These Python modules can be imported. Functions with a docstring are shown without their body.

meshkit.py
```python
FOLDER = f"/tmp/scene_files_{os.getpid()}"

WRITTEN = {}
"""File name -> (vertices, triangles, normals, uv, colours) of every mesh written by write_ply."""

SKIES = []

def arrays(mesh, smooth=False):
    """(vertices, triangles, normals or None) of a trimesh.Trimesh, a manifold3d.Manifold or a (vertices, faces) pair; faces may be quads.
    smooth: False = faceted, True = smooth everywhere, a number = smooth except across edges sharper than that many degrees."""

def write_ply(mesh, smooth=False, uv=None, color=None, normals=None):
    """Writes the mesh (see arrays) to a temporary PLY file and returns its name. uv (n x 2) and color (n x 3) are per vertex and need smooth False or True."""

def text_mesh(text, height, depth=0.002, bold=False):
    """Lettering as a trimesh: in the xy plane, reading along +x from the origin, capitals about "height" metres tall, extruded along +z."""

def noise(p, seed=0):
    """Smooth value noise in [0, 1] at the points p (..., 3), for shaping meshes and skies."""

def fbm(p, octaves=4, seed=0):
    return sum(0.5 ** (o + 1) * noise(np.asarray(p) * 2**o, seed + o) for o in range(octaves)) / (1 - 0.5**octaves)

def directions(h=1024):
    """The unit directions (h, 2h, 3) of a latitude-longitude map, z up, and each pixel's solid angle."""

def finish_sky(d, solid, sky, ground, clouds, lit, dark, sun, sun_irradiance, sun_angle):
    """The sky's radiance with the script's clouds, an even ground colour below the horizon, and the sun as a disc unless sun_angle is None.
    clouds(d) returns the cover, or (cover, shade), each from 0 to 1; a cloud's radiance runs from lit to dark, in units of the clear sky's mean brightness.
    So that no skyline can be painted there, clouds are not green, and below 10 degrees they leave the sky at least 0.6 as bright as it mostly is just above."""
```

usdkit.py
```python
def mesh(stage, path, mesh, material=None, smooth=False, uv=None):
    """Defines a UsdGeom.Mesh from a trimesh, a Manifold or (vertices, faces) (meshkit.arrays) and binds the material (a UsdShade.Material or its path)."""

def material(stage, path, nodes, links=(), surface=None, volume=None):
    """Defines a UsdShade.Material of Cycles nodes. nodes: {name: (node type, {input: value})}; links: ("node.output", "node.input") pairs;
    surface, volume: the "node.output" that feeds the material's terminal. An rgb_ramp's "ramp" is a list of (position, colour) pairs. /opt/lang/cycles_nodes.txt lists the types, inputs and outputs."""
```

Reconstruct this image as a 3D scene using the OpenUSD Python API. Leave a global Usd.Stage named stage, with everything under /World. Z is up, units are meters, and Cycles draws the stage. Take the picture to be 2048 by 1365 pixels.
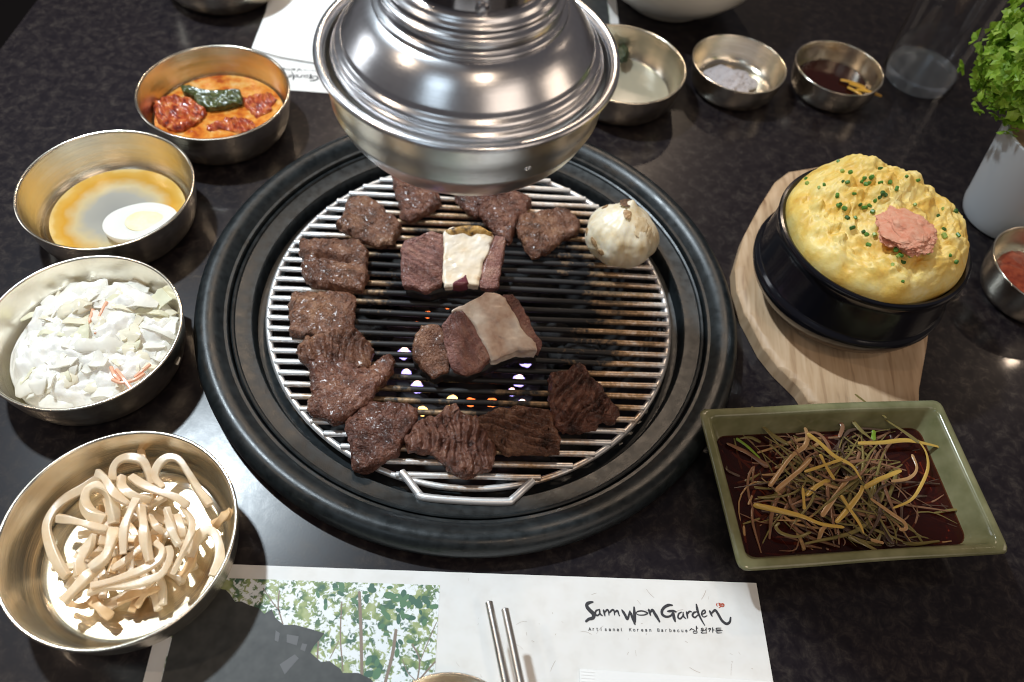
import math, random
import numpy as np, trimesh, manifold3d as m3, shapely
from shapely.geometry import Polygon, LineString, Point
from shapely import affinity
import usdkit, meshkit
from pxr import Usd, UsdGeom, UsdLux, UsdShade, Gf, Sdf

stage = Usd.Stage.CreateInMemory()
UsdGeom.SetStageUpAxis(stage, 'Z'); UsdGeom.SetStageMetersPerUnit(stage, 1.0)
UsdGeom.Xform.Define(stage, '/World'); UsdGeom.Scope.Define(stage, '/World/Looks')
R = random.Random(7); NR = np.random.default_rng(7)
PI = math.pi

# ------------------------------------------------------------------ camera (table top z = 0, metres, grill axis at x = y = 0)
CAM = np.array([0.0309, -0.3325, 0.436]); FPX = 1565.0; PITCH, ROLL = 0.95807, 0.14840
_f = np.array([0, math.cos(PITCH), -math.sin(PITCH)]); _r = np.array([1.0, 0, 0]); _u = np.cross(_r, _f)
RT = math.cos(ROLL) * _r + math.sin(ROLL) * _u; UP = -math.sin(ROLL) * _r + math.cos(ROLL) * _u; FW = _f
cam = UsdGeom.Camera.Define(stage, '/World/camera')
M = Gf.Matrix4d(*RT, 0, *UP, 0, *(-FW), 0, *CAM, 1)
cam.AddTransformOp().Set(M)
cam.CreateHorizontalApertureAttr(36.0); cam.CreateVerticalApertureAttr(24.0)
cam.CreateFocalLengthAttr(36.0 * FPX / 2048)
cam.CreateFStopAttr(6.3); cam.CreateFocusDistanceAttr(0.46)
cam.CreateClippingRangeAttr(Gf.Vec2f(0.02, 100))
cam.CreateExposureAttr(0.0)

# ------------------------------------------------------------------ light: a dark restaurant with ceiling lamps
def mat(name, nodes, links=(), surface='p.BSDF'):
    return usdkit.material(stage, '/World/Looks/' + name, nodes, links, surface=surface)
dome = UsdLux.DomeLight.Define(stage, '/World/room_glow')
room = mat('room_glow', {'b': ('background_shader', {'color': (.93, 0.86, 0.90), 'strength': 0.088})}, surface='b.Background')
UsdShade.MaterialBindingAPI.Apply(dome.GetPrim()).Bind(room)
dome.GetPrim().SetCustomDataByKey('kind', 'structure')

def aim(x, pos, target):
    z = np.array(pos, float) - np.array(target, float); z /= np.linalg.norm(z)
    a = np.cross([0, 0, 1.0] if abs(z[2]) < .98 else [0, 1.0, 0], z); a /= np.linalg.norm(a); b = np.cross(z, a)
    x.AddTransformOp().Set(Gf.Matrix4d(*a, 0, *b, 0, *z, 0, *pos, 1))
def disk(name, pos, target, radius, intensity, color):
    l = UsdLux.DiskLight.Define(stage, '/World/' + name)
    l.CreateRadiusAttr(radius); l.CreateIntensityAttr(intensity); l.CreateColorAttr(Gf.Vec3f(*color)); l.CreateNormalizeAttr(False)
    aim(UsdGeom.Xformable(l), pos, target); return l
def panel(name, pos, target, w, h, intensity, color):
    l = UsdLux.RectLight.Define(stage, '/World/' + name)
    l.CreateWidthAttr(w); l.CreateHeightAttr(h); l.CreateIntensityAttr(intensity); l.CreateColorAttr(Gf.Vec3f(*color)); l.CreateNormalizeAttr(False)
    aim(UsdGeom.Xformable(l), pos, target); return l
WARM = (1.0, 0.78, 0.58)
k_ = UsdLux.SphereLight.Define(stage, '/World/key_lamp'); k_.CreateRadiusAttr(.036); k_.CreateIntensityAttr(1620.0); k_.CreateColorAttr(Gf.Vec3f(.80, .92, 1.0)); k_.CreateNormalizeAttr(False)
aim(UsdGeom.Xformable(k_), (-0.575, 0.335, 1.20), (-0.14, -0.06, 0))
sh_ = UsdLux.ShapingAPI.Apply(k_.GetPrim()); sh_.CreateShapingConeAngleAttr(29.0); sh_.CreateShapingConeSoftnessAttr(.9)
disk('ceiling_lamp', (0.10, 1.35, 1.55), (0, 0, 0), 0.036, 330.0, WARM)
disk('ceiling_lamp_001', (-0.55, 1.75, 1.7), (0, 0, 0), 0.036, 240.0, WARM)
disk('ceiling_lamp_002', (0.30, 1.94, 1.4), (0, 0, 0), 0.036, 240.0, WARM)
disk('ceiling_lamp_003', (0.42, -0.75, 1.7), (0, 0, 0), 0.045, 130.0, WARM)
disk('ceiling_lamp_004', (-1.1, -0.35, 1.5), (0, 0, 0), 0.036, 200.0, WARM)
disk('ceiling_lamp_005', (1.45, 1.08, 1.3), (0, 0, 0), 0.014, 190.0, WARM)
disk('ceiling_lamp_006', (-0.25, 1.2, 1.15), (0, 0, 0), 0.022, 260.0, WARM)
panel('lamp_shade', (1.75, 0.05, 0.78), (0, 0, 0.1), 0.65, 0.60, 2.3, (1.0, 0.80, 0.62))
panel('ceiling_panel', (1.10, -1.15, 1.12), (0, 0, 0.1), 0.95, 0.85, 1.6, (1.0, 0.84, 0.70))
panel('wall_light', (-1.60, 0.25, 0.66), (0, 0, 0.1), 0.40, 0.42, 4.2, (0.92, 0.96, 1.0))
panel('wall_glow', (-0.50, -1.15, 1.32), (0, 0, 0.1), 0.46, 0.55, 2.0, (0.72, 0.88, 1.0))

# ------------------------------------------------------------------ helpers
def P(px, py, z=0.0):
    """the point of the horizontal plane at height z that lies behind a pixel of the 2048 x 1365 photograph"""
    d = FW + (px - 1024) / FPX * RT - (py - 682.5) / FPX * UP
    t = (z - CAM[2]) / d[2]
    return CAM + d * t
def PL(pts, z=0.0): return np.array([P(x, y, z) for x, y in pts])
def zm(pts, ox, oy, s): return [(ox + x / s, oy + y / s) for x, y in pts]
_names = {}
def numbered(parent, name):
    k = (parent, name); n = _names.get(k, 0); _names[k] = n + 1
    return name if n == 0 else f'{name}_{n:03d}'
def tag(prim, label=None, cat=None, group=None, kind=None):
    for k, v in (('label', label), ('category', cat), ('group', group), ('kind', kind)):
        if v: prim.SetCustomDataByKey(k, v)
    return prim
def thing(name, label, cat, group=None, loc=(0, 0, 0), rot=0.0, kind=None):
    p = '/World/' + numbered('/World', name)
    x = UsdGeom.Xform.Define(stage, p); x.AddTranslateOp().Set(Gf.Vec3d(*map(float, loc)))
    if rot: x.AddRotateZOp().Set(math.degrees(rot))
    tag(x.GetPrim(), label, cat, group, kind); return p
def obj(name, mesh, m, parent='/World', smooth=35, label=None, cat=None, group=None, kind=None):
    p = parent + '/' + numbered(parent, name)
    if len(mesh) == 3: u = usdkit.mesh(stage, p, mesh[:2], m, True, uv=mesh[2])
    else: u = usdkit.mesh(stage, p, mesh, m, smooth)
    tag(u.GetPrim(), label, cat, group, kind); return p
def cat_(ms):
    vs, fs, n = [], [], 0
    for v, f in ms:
        f = np.asarray(f)
        if f.shape[1] == 4: f = np.vstack([f[:, [0, 1, 2]], f[:, [0, 2, 3]]])
        vs.append(v); fs.append(f + n); n += len(v)
    return np.vstack(vs), np.vstack(fs)
def lathe(prof, n=96, c=(0, 0, 0), flip=False):
    prof = [tuple(map(float, q)) for q in prof]
    v, rows = [], []
    a = np.arange(n) * 2 * PI / n
    for r, z in prof:
        if r < 1e-6: rows.append([len(v)]); v.append((0, 0, z))
        else:
            rows.append(list(range(len(v), len(v) + n))); v += [(r * math.cos(t), r * math.sin(t), z) for t in a]
    f = []
    for A, B in zip(rows[:-1], rows[1:]):
        for i in range(n):
            j = (i + 1) % n
            if len(A) == 1 and len(B) == 1: continue
            if len(A) == 1: f.append((A[0], B[j], B[i]))
            elif len(B) == 1: f.append((A[i], A[j], B[0]))
            else: f += [(A[i], A[j], B[j]), (A[i], B[j], B[i])]
    f = np.array(f)
    return np.array(v) + np.array(c), (f[:, ::-1] if flip else f)
def turned(prof, n=96, c=(0, 0, 0)):
    """a lathe shape with uv: u runs along the profile, for the turning grooves of spun metal"""
    v, f = lathe(prof, n, c); u, at = [], 0.0
    for k, (r, z) in enumerate(prof):
        if k: at += math.hypot(r - prof[k - 1][0], z - prof[k - 1][1])
        u += [at] * (1 if r < 1e-6 else n)
    return v, f, np.c_[u, np.zeros(len(u))]
def spl(pts, n=24):
    p = np.asarray(pts, float)
    if len(p) == 2: return p[0] + (p[1] - p[0]) * np.linspace(0, 1, n)[:, None]
    q = np.vstack([2 * p[0] - p[1], p, 2 * p[-1] - p[-2]])
    t = np.linspace(0, len(p) - 1 - 1e-9, n); i = t.astype(int); u = (t - i)[:, None]
    a, b, c, d = q[i], q[i + 1], q[i + 2], q[i + 3]
    return 0.5 * (2 * b + (c - a) * u + (2 * a - 5 * b + 4 * c - d) * u ** 2 + (3 * b - a - 3 * c + d) * u ** 3)
def tube(p, rad, sides=8, flat=1.0, closed=False, square=False, twist=0.0):
    """a tube along p with rounded ends; flat < 1 squashes it vertically"""
    p = np.asarray(p, float); n = len(p); rad = np.broadcast_to(rad, (n,)).astype(float)
    t = np.gradient(p, axis=0)
    if closed: t = np.roll(p, -1, 0) - np.roll(p, 1, 0)
    t /= np.linalg.norm(t, axis=1, keepdims=True) + 1e-12
    side = np.cross(t, [0, 0, 1.0]); bad = np.linalg.norm(side, axis=1) < 1e-3; side[bad] = [1, 0, 0]
    for i in range(1, n):
        if side[i] @ side[i - 1] < 0 and not closed: side[i] *= -1
    side /= np.linalg.norm(side, axis=1, keepdims=True); up = np.cross(side, t)
    a = np.arange(sides) * 2 * PI / sides; ca, sa = np.cos(a), np.sin(a)
    if square:
        sides = 8; a = np.radians([45 - 7, 45 + 7, 135 - 7, 135 + 7, 225 - 7, 225 + 7, 315 - 7, 315 + 7]); k = 1 / np.maximum(abs(np.cos(a)), abs(np.sin(a))); ca, sa = np.cos(a) * k, np.sin(a) * k
    if twist:
        tw = np.linspace(-.5, .5, n)[:, None] * twist; c_, s_ = np.cos(tw), np.sin(tw); side, up = side * c_ + up * s_, up * c_ - side * s_
    v = p[:, None] + rad[:, None, None] * (ca[None, :, None] * side[:, None] + flat * sa[None, :, None] * up[:, None])
    v = v.reshape(-1, 3); f = []
    for i in range(n if closed else n - 1):
        k = (i + 1) % n
        for j in range(sides):
            l = (j + 1) % sides; f += [(i * sides + j, k * sides + j, k * sides + l), (i * sides + j, k * sides + l, i * sides + l)]
    if not closed:
        c0, c1 = len(v), len(v) + 1
        e_ = .06 if square else .5; v = np.vstack([v, p[0] - t[0] * rad[0] * e_, p[-1] + t[-1] * rad[-1] * e_])
        for j in range(sides):
            l = (j + 1) % sides; f += [(c0, j, l), (c1, (n - 1) * sides + l, (n - 1) * sides + j)]
    f = np.array(f)
    m = trimesh.Trimesh(v, f, process=False)
    if m.volume < 0: f = f[:, ::-1]
    return v, f
def heap(c, rad, zf, zb, n=70, m=150):
    """a mound of soft food: polar grid, height zf(x, y, t) with t = 0 in the middle and 1 at the rim, closed below at zb"""
    t = np.linspace(0, 1, n)[1:] ** .75; a = np.arange(m) * 2 * PI / m
    Rr = rad(a) if callable(rad) else rad * np.ones(m)
    X = t[:, None] * Rr * np.cos(a); Y = t[:, None] * Rr * np.sin(a); Z = zf(X, Y, np.broadcast_to(t[:, None], X.shape))
    v = np.vstack([[0, 0, float(zf(np.zeros(1), np.zeros(1), np.zeros(1))[0])], np.stack([X, Y, Z], -1).reshape(-1, 3), np.c_[X[-1], Y[-1], np.full(m, zb)], [0, 0, zb]])
    f = [(0, 1 + i, 1 + (i + 1) % m) for i in range(m)]; N = len(t)
    for k in range(N):
        for i in range(m):
            A, B = 1 + k * m + i, 1 + k * m + (i + 1) % m; f += [(A, A + m, B + m), (A, B + m, B)]
    e = len(v) - 1; f += [(e, 1 + N * m + (i + 1) % m, 1 + N * m + i) for i in range(m)]
    return v + np.array(c), np.array(f)
def bumps(n, R0, r0, r1, h0, h1, seed):
    rr = random.Random(seed); return np.array([(R0 * math.sqrt(rr.random()) * math.cos(q), R0 * math.sqrt(rr.random()) * math.sin(q), rr.uniform(r0, r1), rr.uniform(h0, h1)) for q in [rr.uniform(0, 2 * PI) for _ in range(n)]])
def bumpz(B, x, y):
    z = np.zeros(np.shape(x))
    for bx, by, br, bh in B: z = np.maximum(z, bh * np.sqrt(np.clip(1 - ((x - bx) ** 2 + (y - by) ** 2) / br ** 2, 0, 1)))
    return z
def ellipsoid(c, rx, ry, rz, sub=3, noise=0.0, seed=0, freq=3):
    m = trimesh.creation.icosphere(sub); v = np.array(m.vertices)
    if noise: v = v * (1 + noise * (meshkit.fbm(v * freq + 20, 3, seed) - .5)[:, None] * 2)
    return v * [rx, ry, rz] + np.array(c), np.array(m.faces)
def slab(top, zbot, res=.0015, rnd=.004, amp=.0008, freq=250, seed=0, ripple=None, smooth=.0015, inset=0.0, dome=0.0, plane=True):
    """a solid under the outline top (points on its upper face), down to zbot, with rounded upper edges and an uneven surface"""
    top = np.asarray(top, float)
    poly = Polygon(top[:, :2]).buffer(0)
    poly = poly.buffer(-smooth).buffer(2 * smooth).buffer(-smooth)
    if poly.geom_type != 'Polygon': poly = max(poly.geoms, key=lambda g: g.area)
    A = np.c_[top[:, :2], np.ones(len(top))]
    co = np.linalg.lstsq(A, top[:, 2], rcond=None)[0] if plane and np.ptp(top[:, 2]) > 1e-6 else np.array([0, 0, top[:, 2].mean()])
    h = top[:, 2].mean() - zbot
    cs = m3.CrossSection([np.array(poly.exterior.coords)[:-1][:, :2]], m3.FillRule.NonZero)
    so = m3.Manifold.extrude(cs, h, max(int(h / res / 1.5), 1)).refine_to_length(res)
    mm = so.to_mesh(); v = np.array(mm.vert_properties[:, :3], float); f = np.array(mm.tri_verts)
    d = shapely.distance(shapely.points(v[:, 0], v[:, 1]), poly.exterior)
    t = v[:, 2] / h
    ztop = v[:, 0] * co[0] + v[:, 1] * co[1] + co[2]
    e = 1 - np.clip(d / rnd, 0, 1)
    drop = rnd * .9 * (1 - np.sqrt(np.maximum(1 - e * e, 0)))
    dm = dome * (1 - (1 - np.clip(d / max(d.max(), 1e-9), 0, 1)) ** 2)
    zt = np.maximum(ztop - drop + dm, zbot + .0006)
    z = zbot + (zt - zbot) * t
    q = np.c_[v[:, :2], z]
    if inset:
        c = np.array(poly.centroid.coords[0]); q[:, :2] = c + (q[:, :2] - c) * (1 - inset * (1 - t))[:, None]
    if amp:
        n3 = np.stack([meshkit.fbm(q * freq + 50 + 31 * k, 3, seed + 7 * k) - .5 for k in range(3)], 1) * 2 * amp
        n3[:, 2] *= np.clip(t * 1.5, .15, 1); q = q + n3
    if ripple:
        a_, lam, ang = ripple
        w = np.sin(2 * PI * (q[:, 0] * math.cos(ang) + q[:, 1] * math.sin(ang)) / lam + 9 * meshkit.noise(q * 70, seed + 3))
        q[:, 2] += a_ * np.sign(w) * np.abs(w) ** .7 * t * np.clip(d / .003, 0.25, 1)
    return q, f
def sheet(xy, z, th=.0003):
    """a thin flat sheet with the outline xy whose top lies at z"""
    poly = Polygon([tuple(q[:2]) for q in xy]).buffer(0)
    ps = getattr(poly, 'geoms', [poly]); out = []
    for g in ps:
        m = trimesh.creation.extrude_polygon(g, th, engine='earcut'); v = np.array(m.vertices); v[:, 2] += z - th; out.append((v, np.array(m.faces)))
    return cat_(out)
def extr(shape, z, th):
    out = []
    for g in getattr(shape, 'geoms', [shape]):
        if g.is_empty or g.area < 1e-10: continue
        m = trimesh.creation.extrude_polygon(g, th, engine='earcut'); v = np.array(m.vertices); v[:, 2] += z; out.append((v, np.array(m.faces)))
    return cat_(out)
def stroke(pts, w0, w1=None, n=40, taper=.55):
    """a brush stroke: a line with a width that swells and tapers"""
    p = spl(pts, n); w = np.interp(np.linspace(0, 1, n), [0, .15, .6, 1], [w0 * taper, w0, (w1 or w0), (w1 or w0) * taper])
    return shapely.union_all([LineString([p[i][:2], p[i + 1][:2]]).buffer(w[i] / 2, 4) for i in range(n - 1)])

# ------------------------------------------------------------------ materials
POS = {'g': ('geometry', {})}
def plain(name, color, rough=.5, metal=0.0, extra=None, bump=None):
    n = {'p': ('principled_bsdf', {'base_color': color, 'roughness': rough, 'metallic': metal, **(extra or {})})}
    l = []
    if bump:
        sc, st, dist = bump
        n.update(POS); n['bn'] = ('noise_texture', {'scale': sc, 'detail': 4.0}); n['b'] = ('bump', {'strength': st, 'distance': dist})
        l = [('g.position', 'bn.vector'), ('bn.fac', 'b.height'), ('b.normal', 'p.normal')]
    return mat(name, n, l)
def mottled(name, ramp, scale, rough=.5, detail=5.0, bump=None, extra=None, distortion=0.0, rough_ramp=None, roughness=.55):
    """colour from noise through a ramp, and a bump of its own finer noise"""
    n = {**POS, 'n': ('noise_texture', {'scale': scale, 'detail': detail, 'roughness': roughness, 'distortion': distortion}), 'r': ('rgb_ramp', {'ramp': ramp}),
         'p': ('principled_bsdf', {'roughness': rough, **(extra or {})})}
    l = [('g.position', 'n.vector'), ('n.fac', 'r.fac'), ('r.color', 'p.base_color')]
    if rough_ramp:
        n['rr'] = ('rgb_ramp', {'ramp': [(a, (b, b, b)) for a, b in rough_ramp]}); l += [('n.fac', 'rr.fac'), ('rr.color', 'p.roughness')]
    if bump:
        sc, st, dist = bump
        n['bn'] = ('noise_texture', {'scale': sc, 'detail': 3.0}); n['b'] = ('bump', {'strength': st, 'distance': dist})
        l += [('g.position', 'bn.vector'), ('bn.fac', 'b.height'), ('b.normal', 'p.normal')]
    return mat(name, n, l)
M_table = mottled('table_stone', [(.34, (.005, .0035, .006)), (.48, (.013, .010, .012)), (.57, (.025, .020, .020)), (.74, (.060, .050, .043))], 125, rough=.3, extra={'specular_ior_level': .27, 'coat_weight': .22, 'coat_roughness': .05}, detail=9, roughness=.74, distortion=.5, bump=(900, .05, .0003), rough_ramp=[(.3, .30), (.7, .23)])
M_floor = plain('floor_dark', (.006, .005, .008), .7)
M_ring = mottled('ring_enamel', [(.3, (.006, .008, .009)), (.62, (.012, .016, .018)), (.80, (.022, .028, .030))], 160, rough=.35, detail=9, bump=(1100, .14, .0004), rough_ramp=[(.35, .28), (.65, .40)], extra={'specular_ior_level': .42})
M_well = mottled('well_soot', [(.3, (.004, .004, .004)), (.7, (.012, .011, .012))], 120, rough=.75)
M_coal = mottled('charcoal', [(.3, (.006, .006, .006)), (.7, (.020, .019, .019))], 200, rough=.85, bump=(500, .5, .001))
def steel(name, color, rough, brush=None, bst=.12, aniso=0.0):
    n = {**POS, 'p': ('principled_bsdf', {'base_color': color, 'metallic': 1.0, 'roughness': rough, 'anisotropic': aniso}),
         'n': ('noise_texture', {'scale': 60.0, 'detail': 5.0}), 'rr': ('map_range', {'clamp': True, 'from_min': .3, 'from_max': .7, 'to_min': rough * .92, 'to_max': rough * 1.1})}
    l = [('g.position', 'n.vector'), ('n.fac', 'rr.value'), ('rr.result', 'p.roughness')]
    if brush:
        n['at'] = ('attribute', {'attribute': 'st'}); n['bn'] = ('noise_texture', {'scale': brush, 'detail': 3.0}); n['b'] = ('bump', {'strength': bst, 'distance': .0003})
        l += [('at.vector', 'bn.vector'), ('bn.fac', 'b.height'), ('b.normal', 'p.normal')]
    return mat(name, n, l)
M_bowl = steel('bowl_steel', (.87, .80, .67), .20, 1900, .5)
M_hood = steel('hood_steel', (.80, .80, .82), .24, 1700, .2)
M_hoodlow = steel('hood_lower_steel', (.73, .725, .71), .28, 1700, .2)
M_pipe = steel('pipe_steel', (.45, .44, .46), .12)
M_stick = steel('chopstick_steel', (.72, .68, .64), .28)
# grate wire: bright steel that use has blackened in the middle, with hood shade painted in
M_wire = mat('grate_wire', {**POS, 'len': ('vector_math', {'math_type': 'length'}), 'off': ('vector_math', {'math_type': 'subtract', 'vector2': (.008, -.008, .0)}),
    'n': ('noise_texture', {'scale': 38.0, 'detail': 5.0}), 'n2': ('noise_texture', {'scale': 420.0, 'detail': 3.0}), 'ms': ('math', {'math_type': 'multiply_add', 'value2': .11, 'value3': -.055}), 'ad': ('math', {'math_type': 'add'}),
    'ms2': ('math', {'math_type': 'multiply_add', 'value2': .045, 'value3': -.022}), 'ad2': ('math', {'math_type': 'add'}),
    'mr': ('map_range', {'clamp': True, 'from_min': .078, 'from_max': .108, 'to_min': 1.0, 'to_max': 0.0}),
    'brown': ('map_range', {'clamp': True, 'from_min': .102, 'from_max': .132, 'to_min': 1.0, 'to_max': 0.0}),  # brown fringe: rust, and warm lamplight painted into the bar colour
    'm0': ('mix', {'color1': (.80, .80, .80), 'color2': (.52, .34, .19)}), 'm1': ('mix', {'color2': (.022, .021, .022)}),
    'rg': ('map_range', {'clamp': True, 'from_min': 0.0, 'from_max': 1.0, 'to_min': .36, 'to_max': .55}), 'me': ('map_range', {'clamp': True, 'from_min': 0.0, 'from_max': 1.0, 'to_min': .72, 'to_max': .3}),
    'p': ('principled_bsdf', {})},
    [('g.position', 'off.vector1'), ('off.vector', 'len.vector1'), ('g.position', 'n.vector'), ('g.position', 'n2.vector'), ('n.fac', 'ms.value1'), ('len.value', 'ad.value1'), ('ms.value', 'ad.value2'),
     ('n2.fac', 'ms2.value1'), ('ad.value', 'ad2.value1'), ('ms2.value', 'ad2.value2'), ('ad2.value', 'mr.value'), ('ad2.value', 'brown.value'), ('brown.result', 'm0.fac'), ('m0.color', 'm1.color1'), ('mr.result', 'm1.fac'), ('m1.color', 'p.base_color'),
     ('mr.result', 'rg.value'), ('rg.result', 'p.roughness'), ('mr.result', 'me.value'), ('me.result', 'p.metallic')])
def meat(name, dark, mid, lite, scale=110, rough=.36):
    return mat(name, {**POS, 'n': ('noise_texture', {'scale': scale, 'detail': 6.0, 'roughness': .62, 'distortion': .4}), 'r': ('rgb_ramp', {'ramp': [(.28, dark), (.50, mid), (.72, lite)]}), 'nl': ('noise_texture', {'scale': 42.0, 'detail': 2.0}), 'rl': ('rgb_ramp', {'ramp': [(.36, (.62, .50, .42)), (.52, (1, .96, .92)), (.68, (1.12, 1.10, .95))]}), 'mu': ('mix', {'mix_type': 'multiply', 'fac': 1.0}),
        'n2': ('noise_texture', {'scale': 1500.0, 'detail': 2.0}), 'n3': ('noise_texture', {'scale': 640.0, 'detail': 4.0, 'distortion': .6}), 'b': ('bump', {'strength': .8, 'distance': .0007}), 'b2': ('bump', {'strength': 1.0, 'distance': .0022}),
        'rr': ('map_range', {'clamp': True, 'from_min': .35, 'from_max': .65, 'to_min': rough * .55, 'to_max': rough * 1.5}),
        'p': ('principled_bsdf', {'specular_ior_level': .5, 'coat_weight': .25, 'coat_roughness': .20})},
        [('g.position', 'n.vector'), ('g.position', 'n2.vector'), ('g.position', 'n3.vector'), ('g.position', 'nl.vector'), ('nl.fac', 'rl.fac'), ('n.fac', 'r.fac'), ('r.color', 'mu.color1'), ('rl.color', 'mu.color2'), ('mu.color', 'p.base_color'), ('n3.fac', 'b2.height'), ('n2.fac', 'b.height'), ('b2.normal', 'b.normal'), ('b.normal', 'p.normal'), ('n3.fac', 'rr.value'), ('rr.result', 'p.roughness')])
M_meat = [meat('seared_beef', (.044, .015, .009), (.172, .068, .044), (.31, .155, .105)),
          meat('seared_beef_dark', (.032, .011, .007), (.128, .048, .032), (.26, .115, .078)),
          meat('seared_beef_brown', (.050, .019, .010), (.190, .084, .050), (.33, .18, .115))]
M_ribmeat = meat('rib_meat', (.13, .050, .044), (.29, .135, .115), (.46, .27, .225), 80)
M_bone = mottled('rib_bone', [(.22, (.62, .36, .16)), (.40, (.80, .66, .48)), (.7, (.86, .77, .66))], 70, rough=.35, bump=(300, .25, .0008))
M_bonechar = mottled('bone_char', [(.35, (.03, .02, .015)), (.55, (.55, .30, .08)), (.7, (.80, .58, .28))], 160, rough=.4, bump=(500, .3, .0008))
M_marrow = plain('marrow', (.16, .045, .055), .2, bump=(500, .3, .0006))
M_fat = mottled('rib_fat', [(.28, (.34, .16, .11)), (.43, (.60, .44, .34)), (.64, (.82, .73, .63))], 50, rough=.33, bump=(350, .25, .0008))
M_black = plain('shade_char_black', (.010, .008, .008), .6)
def emit(name, col, st): return mat(name, {'e': ('emission', {'color': col, 'strength': st})}, surface='e.emission')
M_ember = emit('ember_glow', (1.0, .18, .04), 3.2)
M_ember2 = emit('ember_glow_hot', (1.0, .55, .18), 4.5)
M_flame = emit('gas_flame_glow', (.46, .36, 1.0), 2.6)
M_flamecore = emit('gas_flame_core', (1.0, .62, .55), 4.0)
M_pot = plain('pot_glaze', (.006, .006, .009), .16, extra={'specular_ior_level': .5}, bump=(260, .08, .0006))
M_board = mat('board_wood', {**POS, 'mp': ('mapping', {'rotation': (0, 0, -.35), 'scale': (260, 22, 30)}), 'n': ('noise_texture', {'scale': 1.0, 'detail': 5.0, 'distortion': .5}), 'n2': ('noise_texture', {'scale': 26.0, 'detail': 3.0}),
    'r': ('rgb_ramp', {'ramp': [(.28, (.24, .13, .065)), (.46, (.50, .33, .19)), (.7, (.62, .44, .28))]}), 'm': ('mix', {'fac': .35, 'mix_type': 'multiply'} if False else {'fac': .25}), 'r2': ('rgb_ramp', {'ramp': [(.3, (.35, .21, .11)), (.7, (.66, .50, .34))]}),
    'b': ('bump', {'strength': .15, 'distance': .0005}), 'p': ('principled_bsdf', {'roughness': .55})},
    [('g.position', 'mp.vector'), ('mp.vector', 'n.vector'), ('g.position', 'n2.vector'), ('n.fac', 'r.fac'), ('n2.fac', 'r2.fac'), ('r.color', 'm.color1'), ('r2.color', 'm.color2'), ('m.color', 'p.base_color'), ('n.fac', 'b.height'), ('b.normal', 'p.normal')])
M_egg = mottled('steamed_egg', [(.25, (.64, .33, .045)), (.42, (.79, .51, .11)), (.58, (.85, .64, .22)), (.8, (.89, .77, .44))], 60, rough=.46, bump=(420, .35, .0010), extra={'specular_ior_level': .45, 'subsurface_weight': .15, 'subsurface_radius': (.004, .003, .001), 'subsurface_scale': 1.0}, detail=6)
M_roe = mottled('pink_roe', [(.3, (.82, .29, .17)), (.7, (.91, .50, .34))], 300, rough=.38, bump=(1800, .9, .0012))
M_chive = [plain('chive_green', (.08, .22, .03), .4), plain('chive_pale', (.30, .42, .09), .4), plain('chive_dark', (.035, .11, .02), .4)]
M_dish = mottled('celadon_glaze', [(.3, (.135, .135, .060)), (.7, (.24, .23, .125))], 60, rough=.16, bump=(220, .06, .0005))
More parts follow.
